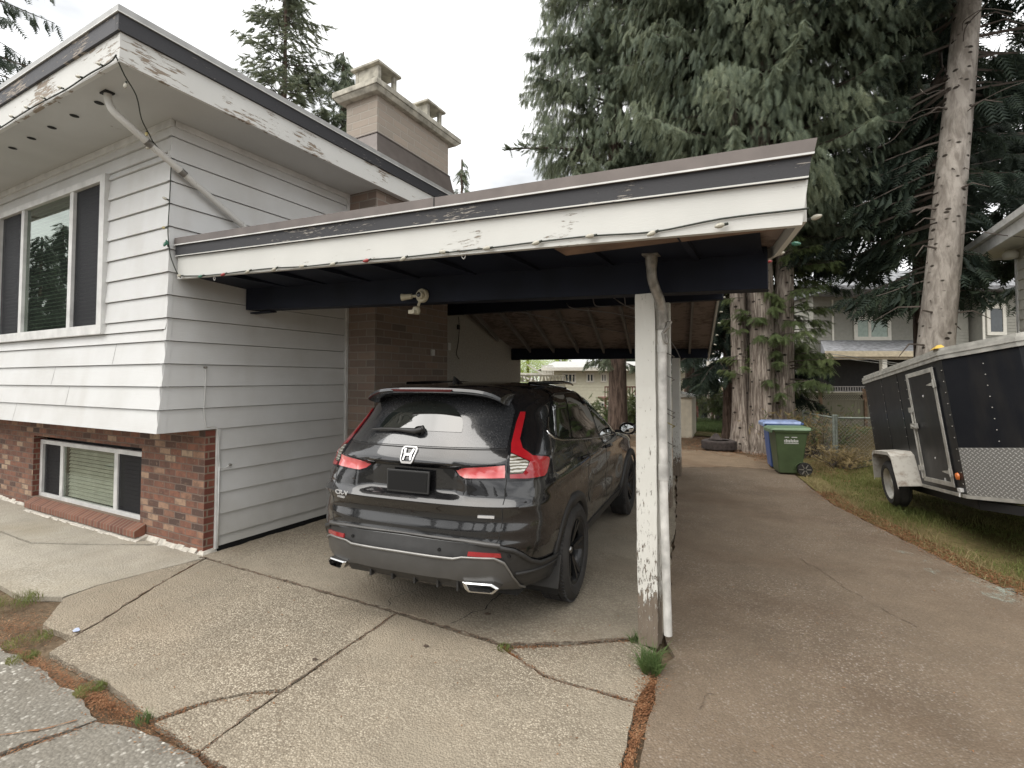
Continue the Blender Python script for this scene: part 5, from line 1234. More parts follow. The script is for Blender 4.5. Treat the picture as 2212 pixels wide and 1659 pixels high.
# old tyres
def old_tyre(loc, rot, label, r=.34, w=.22):
    m = MB(); tyre_mesh(m, r, w, r*.6)
    for i in range(46):
        a = 2*math.pi*i/46
        for x0, x1 in ((-.09,-.03),(.03,.09),(-.02,.02)):
            a2 = a+(.07 if abs(x0) < .025 else 0); d = .075
            m.hexa([(x, (r-.006)*math.cos(q), (r-.006)*math.sin(q)) for x, q in ((x0,a2),(x1,a2),(x1,a2+d),(x0,a2+d))], [(x, (r+.006)*math.cos(q), (r+.006)*math.sin(q)) for x, q in ((x0,a2),(x1,a2),(x1,a2+d),(x0,a2+d))])
    o = m.build('old_tyre', MAT['oldtyre'], auto=30); o.location = loc; o.rotation_euler = rot; return tag(o, label, 'tyre')
MAT['oldtyre'] = plain('dusty_rubber', (.060, .048, .044), .9, var=.3, scale=12)
old_tyre((-1.36, 13.35, .105), (0, R(90), 0), 'old worn tyre lying flat on the dirt near the big tree', .40, .24)
m = MB(); m.hexa([(-.17,-.12,0),(.17,-.12,0),(.14,.12,0),(-.14,.12,0)], [(-.02,-.02,.15),(.05,-.03,.16),(.04,.03,.15),(-.01,.03,.14)]); o = m.build('rubber_block', MAT['oldtyre'], bev=.01); o.location = (-1.43, 13.3, .228); tag(o, 'dark wedge of rubber resting on the old tyre', 'rubber block')

# small litter
m = MB(); r = random.Random(8); n = 7; V = [(0,0,.012)]+[(.035*math.cos(2*math.pi*i/n)*r.uniform(.6,1.2), .026*math.sin(2*math.pi*i/n)*r.uniform(.6,1.2), r.uniform(.003,.02)) for i in range(n)]
m.add(V, [(0, i+1, (i+1) % n+1) for i in range(n)]); o = m.build('litter_wrapper', plain('pale_blue_plastic', (.42,.48,.66), .4)); o.location = (-4.22, 1.66, .004); tag(o, 'crumpled pale blue wrapper on the crack at the lower left', 'litter')
def leafbit(loc, s, label):
    m = MB(); r = random.Random(int(loc[0]*50)); n = 8; V = [(0,0,s*.5)]+[(s*math.cos(2*math.pi*i/n)*r.uniform(.6,1.2), s*.7*math.sin(2*math.pi*i/n)*r.uniform(.6,1.2), r.uniform(.001,s*.3)) for i in range(n)]
    m.add(V, [(0, i+1, (i+1) % n+1) for i in range(n)]); o = m.build('dead_leaf', MAT['deadleaf']); o.location = loc; tag(o, label, 'dead leaf')
MAT['deadleaf'] = plain('dead_leaf', (.05, .032, .02), .8)
leafbit((-1.90, 3.18, .003), .030, 'small dark dead leaf on the concrete below the exhaust of the car')
leafbit((-2.02, 2.62, .003), .022, 'small dark dead leaf on the aggregate slab in front of the joint')
leafbit((-2.52, 2.18, .003), .022, 'small dark dead leaf beside the long joint in the aggregate slab')

# ------------------------------------------------------------------ shed
sh = empty('garden_shed', (-2.5, 16.3, 0), R(4), 'small cream metal garden shed beyond the end of the carport', 'shed')
MAT['cream_m'] = plain('cream_sheet_metal', (.66, .60, .48), .5, var=.08)
m = MB(); m.box(-1.5, .12, -.5, 1.1, -.05, 1.19)
for i in range(9): m.box(-1.45+.19*i, -1.43+.19*i, -.512, -.4995, 0, 1.17)
setb = m.build('wall', MAT['cream_m'], sh)
m = MB(); m.hexa([(-1.58,-.58,1.17),(.20,-.58,1.17),(.20,1.18,1.17),(-1.58,1.18,1.17)], [(-1.58,-.58,1.20),(.20,-.58,1.20),(.20,1.18,1.20),(-1.58,1.18,1.20)]); m.hexa([(-1.56,-.55,1.2),(.17,-.55,1.2),(.17,1.15,1.2),(-1.56,1.15,1.2)], [(-.9,-.55,1.36),(-.5,-.55,1.36),(-.5,1.15,1.36),(-.9,1.15,1.36)]); m.build('roof', MAT['alu'], sh)

# ------------------------------------------------------------------ chain-link fence
def chainlink(label, pts, h=.92, step=.075):
    e = empty('chain_link_fence', (pts[0][0], pts[0][1], 0), label=label, cat='fence')
    m = MB()
    for a, b in zip(pts, pts[1:]):
        A = Vector((*a, 0)); B = Vector((*b, 0)); L = (B-A).length; d = (B-A)/L
        n = int(L/step)
        for i in range(-int(h/step), n):
            for s in (1, -1):
                x0, z0 = i*step, (0 if s > 0 else h); x1, z1 = i*step+h, (h if s > 0 else 0)
                if x0 < 0: z0 = z0+s*(-x0); x0 = 0
                if x1 > L: z1 = z1-s*(x1-L); x1 = L
                if x1-x0 < .02: continue
                m.tube([A+d*x0+Vector((0,0,z0)), A+d*x1+Vector((0,0,z1))], .0014, 3, caps=False)
    setw(m.build('wire_mesh', MAT['alu'], None), e)
    for p in pts:
        m = MB(); m.tube([(*p, -.05), (*p, h+.04)], .030 if p == pts[0] or True else .02, 10); m.lathe([(.035,h+.04),(.03,h+.06),(0,h+.07)], 10, 'z', (*p, 0)); setw(m.build('post', MAT['galvp'], auto=40), e)
    for a, b in zip(pts, pts[1:]):
        m = MB(); m.tube([(*a, h), (*b, h)], .021, 8); setw(m.build('top_rail', MAT['galvp'], smooth=True), e)
    return e
MAT['galvp'] = plain('weathered_pipe', (.17, .19, .165), .55, .3, var=.25, scale=18)
chainlink('low chain-link fence with steel posts behind the green bin', [(.95, 12.2), (.47, 13.7)]); chainlink('low chain-link fence running right behind the black trailer', [(.99, 12.22), (3.4, 13.0), (5.8, 13.8)])
chainlink('far chain-link fence across the back lawn, left of the big trunks', [(-3.6, 20.9), (-1.9, 21.7), (-.2, 22.3)], h=1.15, step=.11)

# ------------------------------------------------------------------ lattice-topped wooden fence
lf = empty('wooden_fence', CA(11.3, 18.6), YAW, 'weathered wooden board fence with lattice top behind the chain-link fence', 'fence')
MAT['wfence'] = m_peel('weathered_boards', (.27, .25, .19), (.32, .28, .22), .55, .75, 'z', .6, rough=.9); MAT['wpost'] = plain('brown_fence_post', (.26, .17, .11), .85, var=.25)
# three bays
bx = [-1.55, .10, 1.75, 3.4, 5.05]
for a, b in zip(bx, bx[1:]):
    m = MB(); n = 13
    for i in range(n):
        x = a+.05+(b-a-.1)*i/n; m.box(x+.004, x+(b-a-.1)/n-.004, 0, .02, -.05, .93)
    m.box(a+.05, b-.05, -.012, -.001, .50, .53); m.build('board_panel', MAT['wfence'], lf)
    m = MB(); m.box(a+.05, b-.05, -.02, .04, .93, .965); m.box(a+.05, b-.05, -.02, .04, 1.19, 1.225)
    k = int((b-a)/.085)
    for i in range(-2, k):
        for s in (1, -1):
            x = a+.05+i*.085; z0 = .965 if s > 0 else 1.19; L = .225; x1 = x+L; z1 = z0+s*L
            if x < a+.05 or x1 > b-.05: continue
            m.beam((x, .0+(.006 if s > 0 else .014), z0), (x1, .0+(.006 if s > 0 else .014), z1), .007, .032, 0, up=(0,0,1))
    m.build('lattice', MAT['wfence'], lf)
for x in bx:
    m = MB(); m.box(x-.05, x+.05, -.04, .06, -.05, 1.33); m.box(x-.065, x+.065, -.055, .075, 1.331, 1.36); m.build('post', MAT['wpost'], lf)

# ------------------------------------------------------------------ grey house beyond the fence
def lapwall(m, x0, x1, y, z0, z1, step=.16, mi=0):
    z = z0
    while z < z1:
        b = min(z+step, z1); m.add([(x0,y-.02,z),(x1,y-.02,z),(x1,y,b),(x0,y,b),(x0,y,z),(x1,y,z)], [(0,1,2,3),(4,5,1,0)], mi); z += step
MAT['gside'] = plain('grey_green_siding', (.26, .255, .22), .7, var=.06); MAT['shing'] = plain('grey_shingles', (.20, .205, .215), .9, var=.3, scale=5); MAT['wht'] = plain('white_house_trim', (.62, .60, .53), .6, var=.05)
MAT['dglz'] = plain('far_window_glass', (.05, .06, .065), .08); MAT['pglz'] = plain('pale_window_blind', (.30, .38, .33), .4); MAT['tan'] = plain('tan_fascia', (.52, .45, .32), .6)
GD = 26.; gh = empty('grey_house', CA(20.5, GD), YAW, 'grey-green two-storey house with deep covered porch behind the wooden fence', 'house')
# local x = lateral minus 20.5 ; px->m: (u-1106)*26/1085-20.5
U = lambda u: (u-1106)*GD/1085-20.5
H_ = lambda v: 1.7+(820-v)*GD/1085
m = MB(); lapwall(m, U(1815), U(2163), 2.2, H_(734), 6.4); m.box(U(1815), U(2320), 2.205, 9, -3, 6.4, 0); lapwall(m, U(2150), U(2320), .6, H_(740), 6.2); m.box(U(2150), U(2320), .605, 2.2, -3, 6.2, 0); lapwall(m, U(2085), U(2140), 1.2, H_(740), H_(662)); m.box(U(2085), U(2140), 1.205, 2.2, 3., H_(662))
m.build('wall', MAT['gside'], gh)
m = MB(); m.box(U(1859)-.04, U(1859)+.05, 2.14, 2.179, H_(734), 6.2); m.build('corner_trim', MAT['wht'], gh); m = MB(); m.box(U(2150)-.06, U(2150)+.06, .54, .579, H_(740), 6.1); m.build('corner_trim', MAT['wht'], gh)
m = MB(); m.hexa([(U(1775),-.3,H_(763)),(U(2330),-.3,H_(763)),(U(2330),2.19,H_(763)),(U(1830),2.19,H_(763))], [(U(1775),-.3,H_(760)),(U(2330),-.3,H_(760)),(U(2330),2.19,H_(733)+.12),(U(1830),2.19,H_(733)+.12)]); m.build('porch_roof', MAT['shing'], gh)
m = MB(); m.box(U(1775), U(2330), -.36, -.301, H_(771), H_(759)); m.box(U(1785), U(2320), -.2, .0, H_(777), H_(771)-.002); m.build('porch_fascia', MAT['tan'], gh)
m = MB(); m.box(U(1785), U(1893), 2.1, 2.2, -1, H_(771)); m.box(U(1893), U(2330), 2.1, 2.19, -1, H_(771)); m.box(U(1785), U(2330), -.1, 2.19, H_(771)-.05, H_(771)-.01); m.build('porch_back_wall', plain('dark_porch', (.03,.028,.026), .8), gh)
for u in (1740, 1905, 2060, 2200):
    m = MB(); m.box(U(u)-.12, U(u)+.12, -.22, .02, H_(848), H_(777)-.002); m.build('porch_column', MAT['wht'], gh)
m = MB(); m.box(U(1735), U(2330), -.35, 2.1, H_(852), H_(847)); m.build('deck', MAT['wfence'], gh)
m = MB(); m.box(U(1768), U(2320), -.30, -.26, H_(836), H_(834)); m.box(U(1768), U(2320), -.30, -.26, H_(846), H_(844))
x = U(1768)
while x < U(1900): m.box(x, x+.035, -.295, -.265, H_(844), H_(836)); x += .13
m.build('porch_railing', plain('grey_railing', (.17,.16,.15), .6), gh)
def fwin(x0, x1, z0, z1, y, parent, fr=.12, div=(), gl='dglz', lab=None):
    m = MB(); m.box(x0, x1, y-.05, y, z0, z0+fr); m.box(x0, x1, y-.05, y, z1-fr, z1); m.box(x0, x0+fr, y-.05, y, z0+fr, z1-fr); m.box(x1-fr, x1, y-.05, y, z0+fr, z1-fr)
    for d in div: m.box(x0+(x1-x0)*d-fr*.4, x0+(x1-x0)*d+fr*.4, y-.048, y, z0+fr, z1-fr)
    w = m.build('window', MAT['wht'], parent); m = MB(); m.box(x0+fr, x1-fr, y-.02, y-.01, z0+fr, z1-fr); m.build('pane', MAT[gl], w); return w
fwin(U(1908), U(1995), H_(728), H_(672), 2.17, gh, .20, (.42,), 'pglz'); fwin(U(2157), U(2200), H_(722), H_(655), .575, gh, .18, ()) ; fwin(U(2157), U(2200), H_(655), H_(638), .57, gh, .1, ())
m = MB(); m.hexa([(U(1800),-.2,H_(650)+.6),(U(2350),-.2,H_(650)+.6),(U(2350),9.5,H_(650)+.6),(U(1800),9.5,H_(650)+.6)], [(U(1800),-.2,H_(650)+.8),(U(2350),-.2,H_(650)+.8),(U(2250),4.5,H_(650)+2.6),(U(1900),4.5,H_(650)+2.6)]); m.build('roof', MAT['shing'], gh)

# ------------------------------------------------------------------ cream house seen through the carport
CD = 32.; chs = empty('cream_house', CA(4.5, CD, -2.6), YAW, 'long cream house with shallow roof seen through the carport', 'house')
U2 = lambda u: (u-1106)*CD/1085-4.5
Z2 = lambda v: 1.7+(820-v)*CD/1085+2.6
MAT['cwall'] = plain('cream_wall', (.56, .54, .42), .7, var=.05)
m = MB(); lapwall(m, U2(1180), U2(1480), 0, 0, Z2(800), .2); m.box(U2(1180), U2(1480), .005, 8, 0, Z2(800)); m.build('wall', MAT['cwall'], chs)
m = MB(); m.hexa([(U2(1168),-.6,Z2(797)),(U2(1490),-.6,Z2(797)),(U2(1490),8.6,Z2(797)),(U2(1168),8.6,Z2(797))], [(U2(1168),-.6,Z2(796)),(U2(1490),-.6,Z2(796)),(U2(1440),4,Z2(776)),(U2(1210),4,Z2(776))]); m.build('roof', plain('pale_roof', (.42,.42,.40), .8), chs)
m = MB(); m.box(U2(1168), U2(1490), -.68, -.601, Z2(801), Z2(794)); m.build('gutter', MAT['wht'], chs)
for a, b, v0, v1, d in ((1214,1244,828,806,(.45,.72)),(1266,1283,826,806,(.5,)),(1297,1311,826,806,(.5,)),(1290,1312,880,868,(.33,.66)),(1345,1352,835,806,())):
    fwin(U2(a), U2(b), Z2(v0), Z2(v1), -.021, chs, .10, d)
# white stair railing beside it
st = empty('outdoor_stairs', CA(1.2, 30, -2.6), YAW, 'white railed outdoor stairs left of the cream house', 'stairs')
m = MB(); m.box(-1.0,1.2,0,1.2,4.6,4.7); m.hexa([(-1.0,0,3.9),(1.2,0,3.9),(1.2,.3,3.9),(-1.0,.3,3.9)], [(-1.0,0,4.0),(1.2,0,4.0),(1.2,.3,4.0),(-1.0,.3,4.0)]); m.beam((-.9,-.1,4.6),(1.0,-.1,3.9),.08,.12)
m.build('flight', MAT['wht'], st)
m = MB(); m.box(.6,1.25,-.05,0,5.1,5.16); m.beam((-.3,-.1,5.2),(1.0,-.1,4.4),.05,.07)
for i in range(8): m.box(.62+.09*i,.655+.09*i,-.05,-.01,4.5,5.1)
for i in range(3): m.box(-.9+.8*i,-.84+.8*i,.0,.06,0,4.6)
m.build('railing', MAT['wht'], st)
# decorative openwork fence top between carport and cream house
df = empty('openwork_fence', CA(.85, 14.2), YAW, 'dark fence with pale leaf-shaped cut-outs showing above the car roof', 'fence')
m = MB(); x = -.60
m.box(-.62, .66, 0, .03, 1.79, 1.83); m.box(-.62, .66, 0, .03, 0, 1.655)
for i in range(5):
    cx = -.55+.30*i
    m.hexa([(cx-.045,0,1.655),(cx+.045,0,1.655),(cx+.045,.03,1.655),(cx-.045,.03,1.655)], [(cx-.012,0,1.79),(cx+.012,0,1.79),(cx+.012,.03,1.79),(cx-.012,.03,1.79)])
    m.hexa([(cx+.10,0,1.655),(cx+.125,0,1.655),(cx+.125,.03,1.655),(cx+.10,.03,1.655)], [(cx+.06,0,1.79),(cx+.10,0,1.79),(cx+.10,.03,1.79),(cx+.06,.03,1.79)])
    m.hexa([(cx+.17,0,1.655),(cx+.20,0,1.655),(cx+.20,.03,1.655),(cx+.17,.03,1.655)], [(cx+.20,0,1.79),(cx+.24,0,1.79),(cx+.24,.03,1.79),(cx+.20,.03,1.79)])
m.build('panel', MAT['wfence'], df)
# red-brown raised deck with rails
for lat, dep, w, lab in ((8.8, 24, 1.7, 'red-brown raised deck with railing beyond the cream shed'), (7.9, 25.5, 1.8, 'red-brown raised deck beside the cream house, left of the front post')):
    if lat == 7.9: lat = 5.6
    e = empty('raised_deck', CA(lat, dep), YAW, lab, 'deck')
    MAT['redd'] = MAT.get('redd') or plain('red_brown_stain', (.13, .045, .03), .8)
    m = MB(); m.box(-w/2, w/2, 0, 2, .66, .78); m.build('platform', MAT['redd'], e)
    m = MB(); m.box(-w/2, w/2, 0, .06, 1.30, 1.36); x = -w/2
    while x < w/2: m.box(x, x+.04, .01, .05, .78, 1.30); x += .14
    m.build('railing', MAT['redd'], e)
    m = MB(); 
    for x in (-w/2, 0, w/2-.1): m = MB(); m.box(x, x+.1, .05, .15, -.3, .66); m.build('support_post', MAT['redd'], e)
m = MB(); m.box(-.13,.13,0,.3,-.6,2.6); o = m.build('white_column', MAT['wht']); o.location = CA(9.78, 24.6); o.rotation_euler = (0,0,YAW); tag(o, 'white column standing right of the red-brown deck', 'column')
# neighbour's house at the right edge
nh = empty('neighbour_house', (4.1, 13.2, 0), 0, 'white lap-sided house corner with wide eave at the right edge behind the trailer', 'house')
m = MB(); z = 0
while z < 4.1: m.add([(-.018,0,z),(-.018,-9,z),(0,-9,z+.19),(0,0,z+.19),(0,0,z),(0,-9,z)], [(0,1,2,3),(4,5,1,0)]); z += .19
m.box(.002, 7, -9, -.004, -.05, 4.25); m.add([(0,0,0),(7,0,0),(7,0,4.2),(0,0,4.2)], [(0,3,2,1)]); m.build('wall', MAT['wht'], nh)
m = MB(); m.box(-.03, .06, -.06, .012, 0, 4.2); m.build('corner_board', MAT['trim'], nh)
m = MB(); m.box(-.5, 7.2, -9.5, .66, 4.22, 4.24); m.build('soffit', MAT['wht'], nh)
m = MB(); m.hexa([(-.53,-9.5,4.18),(-.50,-9.5,4.18),(-.50,.66,4.18),(-.53,.66,4.18)], [(-.56,-9.5,4.36),(-.50,-9.5,4.36),(-.50,.66,4.36),(-.56,.66,4.36)]); m.hexa([(-.499,.66,4.18),(7.2,.66,4.18),(7.2,.69,4.18),(-.499,.69,4.18)],[(-.499,.66,4.36),(7.2,.66,4.36),(7.2,.69,4.36),(-.499,.69,4.36)]); m.hexa([(-.64,-9.5,4.37),(-.50,-9.5,4.37),(-.50,.8,4.37),(-.64,.8,4.37)], [(-.66,-9.5,4.47),(-.50,-9.5,4.47),(-.50,.82,4.47),(-.66,.82,4.47)]); m.build('fascia', MAT['trim'], nh)
m = MB(); m.hexa([(-.64,-9.5,4.471),(7.4,-9.5,4.471),(7.4,.8,4.471),(-.64,.8,4.471)], [(-.62,-9.5,4.52),(7.4,-9.5,4.52),(7.4,.8,6.4),(3.4,.8,6.4)]); m.build('roof', MAT['shing'], nh)
m = MB(); m.lathe([(.0,-.01),(.11,0),(.12,.10),(.07,.16),(.0,.17)], 20, 'z', (-.16,-.25,4.02)); m.build('eave_light', MAT['wht'], nh, smooth=True)
# cables from the trees to the porch
for k, (a, b) in enumerate((((1.0, 13.2, 2.72), (3.9, 16.6, 2.35)),)):
    e = empty('overhead_cable', a, 0, 'pair of grey cables crossing in front of the grey house porch', 'cable')
    for dz in (0, .09):
        m = MB(); m.tube([Vector(CA(8.9, 14, 2.42-dz)), Vector(CA(11.9, 15.2, 2.16-dz*.6))], .011, 5); setw(m.build('cable', MAT['alu']), e)
# ------------------------------------------------------------------ vegetation
def tri_mesh(name, V, mat, parent=None, per=3):
    """V: (n*per,3) vertices, consecutive per vertices form a face"""
    V = np.asarray(V, dtype=np.float32).reshape(-1, 3); n = len(V)//per
    me = bpy.data.meshes.new(name); me.vertices.add(len(V)); me.vertices.foreach_set('co', V.ravel())
    me.loops.add(n*per); me.loops.foreach_set('vertex_index', np.arange(n*per, dtype=np.int32))
    me.polygons.add(n); me.polygons.foreach_set('loop_start', np.arange(0, n*per, per, dtype=np.int32)); me.polygons.foreach_set('loop_total', np.full(n, per, dtype=np.int32))
    me.update(calc_edges=True); return link(name, me, mat, parent)
def spray_t(kind):
    T = []
    def tri(a, b, c): T.extend([a, b, c])
    if kind == 'cedar':
        for i in range(9):
            x = .08+.92*i/9; L = .42*(1-.55*x)*(1.0 if i else .7); w = .040
            for s in (1, -1):
                x0 = x+(.05 if s < 0 else 0); tri((x0-w, 0, 0), (x0+w, 0, 0), (x0+L*.75, s*L*.72, -.10*L))
        tri((0, -.018, 0), (0, .018, 0), (1.08, 0, 0))
    elif kind == 'fir':
        for i in range(7):
            x = .05+.95*i/7; L = .34*(1-.45*x); w = .042
            for s in (1, -1): tri((x-w, 0, 0), (x+w, 0, 0), (x+L*.55, s*L*.85, -.12*L))
        tri((0, -.03, 0), (0, .03, 0), (1.1, 0, 0)); tri((.1, 0, -.02), (.9, 0, .0), (.5, .0, -.22))
    else:
        for i in range(5):
            a = 2*math.pi*i/5; tri((.5*math.cos(a), .5*math.sin(a), 0), (.5*math.cos(a)-.16, .5*math.sin(a)+.1, .05), (.5*math.cos(a)+.05, .5*math.sin(a)+.2, -.05))
    A = np.array(T); A[:, 2] -= .22*A[:, 0]**2; return A
ST = {k: spray_t(k) for k in ('cedar', 'fir', 'leaf')}
def sprays(P, D, S, kind, g):
    P = np.asarray(P); D = np.asarray(D); S = np.asarray(S); n = len(P)
    D = D/np.linalg.norm(D, axis=1, keepdims=True)
    up = np.tile([0, 0, 1.], (n, 1))+g.normal(0, .35, (n, 3)); B = np.cross(up, D); B /= np.linalg.norm(B, axis=1, keepdims=True)+1e-9; N = np.cross(D, B)
    T = ST[kind]; V = P[:, None, :]+S[:, None, None]*(T[None, :, 0:1]*D[:, None, :]+T[None, :, 1:2]*B[:, None, :]+T[None, :, 2:3]*N[:, None, :])
    return V.reshape(-1, 3)
def crown(seed, trunkf, z0, z1, Rf, nb, kind, size, dens, droop, rise=.15, t0=.25, hang=.6, pref=None, lean=(0, 0)):
    g = np.random.default_rng(seed); P = []; D = []; S = []; limbs = MB()
    for b in range(nb):
        u = g.random(); z = z0+(z1-z0)*u; phi = g.uniform(0, 2*math.pi)
        L = Rf(z, phi)*g.uniform(.62, 1.12)
        if L < .12: continue
        base = np.array(trunkf(z)); dx = np.array([math.cos(phi), math.sin(phi), 0.])
        lat = np.array([-dx[1], dx[0], 0.]); dr = droop*g.uniform(.6, 1.4); ri = rise*g.uniform(.3, 1.5)
        cf = lambda t: base+dx*L*t+np.array([0, 0, L*(ri*t-dr*t*t+.35*dr*t**4)])+lat*L*.12*math.sin(3*t+phi)
        limbs.tube([cf(t) for t in (0, .25, .5, .75, .95)], [max(.008, .012*L*(1-t)+.006) for t in (0, .25, .5, .75, .95)], 3, caps=False)
        n = max(3, int(dens*L)); t = t0+(1-t0)*g.random(n)**.75
        for tt in t:
            p = cf(tt); tan = cf(min(1, tt+.03))-cf(tt-.03); tan /= np.linalg.norm(tan)
            s = 1 if g.random() < .5 else -1
            d = tan*g.uniform(.2, .8)+lat*s*g.uniform(.1, .85)+np.array([0, 0, -1])*hang*g.uniform(.5, 1.3)+g.normal(0, .12, 3)
            P.append(p+g.normal(0, .05, 3)*size); D.append(d); S.append(size*g.uniform(.6, 1.25)*(1.15-.35*tt))
    return sprays(P, D, S, kind, g), limbs
def curtain(seed, cx, cy, z0, z1, Rf, n, size):
    g = np.random.default_rng(seed); P = []; D = []; S = []
    for i in range(n):
        z = g.uniform(z0, z1); p = g.uniform(0, 2*math.pi)
        lump = .84+.16*math.sin(4*p+2.1*z+seed)*math.sin(1.7*z-3*p)+.10*math.sin(9*p+3*z)
        r = Rf(z, p)*lump*g.uniform(.72, 1.02)
        P.append((cx+r*math.cos(p), cy+r*math.sin(p), z)); o = g.uniform(.15, .6); a = p+g.normal(0, .7)
        D.append((o*math.cos(a), o*math.sin(a), -g.uniform(.5, 1.1))); S.append(size*g.uniform(.6, 1.3))
    return sprays(P, D, S, 'cedar', g)
def trunk_mesh(f, r0, r1, h, n=30, seg=26, flare=.35, flute=.0, seed=0, z0=-.06):
    r = random.Random(seed); m = MB(); ph = [r.uniform(0, 6.28) for _ in range(4)]
    for k in range(seg+1):
        t = (k/seg)**1.25; z = z0+(h-z0)*t; c = f(z); R_ = (r0+(r1-r0)*t)*(1+flare*math.exp(-z/.35))
        for j in range(n):
            a = 2*math.pi*j/n; fl = flute*(math.exp(-z/1.6)+.25)*(math.sin(5*a+ph[0]+.3*z)+.6*math.sin(3*a+ph[1]-.2*z))
            q = R_*(1+fl+.02*math.sin(7*a+2*z+ph[2])+r.uniform(-.008, .008)); m.v.append((c[0]+q*math.cos(a), c[1]+q*math.sin(a), z))
    for k in range(seg):
        for j in range(n): m.f.append((k*n+j, k*n+(j+1)%n, (k+1)*n+(j+1)%n, (k+1)*n+j)); m.m.append(0)
    return m
def tree(name, base, label, trunks, crowns, bark, leaf, group='conifers around the houses', cat='tree'):
    e = empty(name, (base[0], base[1], 0), 0, label, cat, group)
    for m in trunks: setw(m.build('trunk', bark, None, smooth=True), e)
    for V, limbs in crowns:
        o = tri_mesh('crown', V, leaf); setw(o, e)
        if limbs.v: setw(limbs.build('limbs', MAT['twig']), e)
    return e
def lin(x, y, dx=0, dy=0): return lambda z: (x+dx*z, y+dy*z, z)

# A: big multi-trunk cedar behind the bins
tA = [trunk_mesh(lin(-.86,13.62,-.012,.0), .20, .15, 9, seed=1, flare=.5, flute=.16), trunk_mesh(lin(-.40,13.45,.010,0), .27, .2, 10, seed=2, flare=.35, flute=.20),
      trunk_mesh(lin(-.62,13.85,.02,0), .20, .14, 9, seed=3, flare=.3, flute=.16), trunk_mesh(lin(.0,13.72,.03,.02), .24, .16, 9, seed=4, flare=.4, flute=.16)]
RA = lambda z, p: (1.25 if z < 4.6 else 1.25+2.0*min(1, (z-4.6)/1.6))*(1+.12*math.sin(3*p+z))
g_ = lambda z, p: (1.15+.25*math.sin(p*2+z*2))*(1.0 if math.cos(p-.3) > -.25 else .8)
cA1 = crown(11, lin(-.45,13.7), 4.9, 15.5, RA, 400, 'cedar', .30, 46, .42, rise=.25, t0=.2, hang=.85)
cA2 = crown(12, lin(.10,13.75), 1.3, 5.2, g_, 80, 'cedar', .25, 42, .30, rise=.28, t0=.3, hang=.45)
cA3 = crown(13, lin(-.75,13.4), 1.7, 4.2, lambda z, p: .62 if math.cos(p-3.6) > .1 else .0, 34, 'cedar', .20, 40, .25, rise=.25, t0=.3, hang=.35)
eA = tree('cedar_tree', (-.45, 13.7), 'big pale-barked cedar of several fused trunks right behind the wheelie bins', tA, [cA1], MAT['barkp'], MAT['cedar'])
setw(tri_mesh('hanging_boughs', curtain(14, -.45, 13.7, 5.2, 15.5, RA, 25000, .27), MAT['cedar']), eA)
cA2[1].add(cA3[1].v, cA3[1].f)
setw(tri_mesh('low_boughs', np.concatenate([cA2[0], cA3[0]]), MAT['cedarl']), eA); setw(cA2[1].build('limbs', MAT['twig']), eA)
# B: tree whose trunk is seen through the carport
RB = lambda z, p: 1.1+1.5*min(1, max(0, (z-4)/2))+.35*math.sin(2*p+z*.7)
cB = crown(21, lin(-4.3,14.75), 3.6, 15.5, RB, 300, 'cedar', .29, 44, .42, rise=.2, t0=.25, hang=.85)
cB2 = crown(22, lin(-4.3,14.75), 2.2, 3.4, lambda z, p: .9, 20, 'fir', .3, 22, .45, rise=.05, t0=.3, hang=.6)
eB = tree('cedar_tree', (-4.3, 14.75), 'tall evergreen whose brown trunk shows between the car roof and the front post', [trunk_mesh(lin(-4.3,14.75), .27, .2, 12, seed=6, flare=.3, flute=.04)], [cB, cB2], MAT['barkd'], MAT['cedar'])
setw(tri_mesh('hanging_boughs', curtain(24, -4.3, 14.75, 4.4, 15.5, RB, 17000, .26), MAT['cedar']), eB)
# long bare-ended bough reaching left over the carport roof
gb = np.random.default_rng(5); P = []; D = []; S = []
for i in range(150):
    t = gb.random()**.8; p = np.array([-4.6-1.75*t, 14.2-2.6*t, 8.15+.25*math.sin(t*3)-.35*t]); P.append(p+gb.normal(0, .09, 3)*(1.2-t)); D.append([-.8+gb.normal(0,.6), -.5+gb.normal(0,.6), .15+gb.normal(0,.5)]); S.append(.26*gb.uniform(.6, 1.2))
m = MB(); m.tube(bez([(-4.4,14.5,8.1),(-5.0,13.5,8.3),(-5.8,12.4,8.1),(-6.4,11.6,7.85)], 4), [.05]*4+[.035]*4+[.02]*5, 5)
setw(m.build('bough', MAT['twig']), eB); setw(tri_mesh('bough_foliage', sprays(P, D, S, 'fir', gb), MAT['cedar']), eB)
# dark slim firs between A and B, behind
def simple_fir(base, h, r, seed, z0, label, leaf='fir', nb=200, size=.42, dens=16, rr=.2, name='fir_tree', group='conifers around the houses', droop=.45, hang=.7, bark='barkd', pw=.8, dead=False):
    x, y = base; Rf = lambda z, p: r*max(.05, ((h-z)/(h-z0)))**pw*(1+.2*math.sin(3*p+z*1.3))
    f = lin(x, y)
    return tree(name, base, label, [trunk_mesh(f, rr, .04, h, seed=seed, flare=.3, n=12, seg=14)], [crown(seed, f, z0, h-.1, Rf, nb, 'fir', size, dens, droop, rise=.1, t0=.12, hang=hang)], MAT[bark], MAT[leaf], group)
simple_fir((-1.25, 15.3), 12, 2.1, 31, 1.6, 'slim dark fir just left of the big cedar trunks', nb=260, dens=20)
simple_fir((-3.1, 20.5), 15, 3.0, 32, 3.0, 'dark fir behind the cream shed', nb=240, dens=16, size=.5)
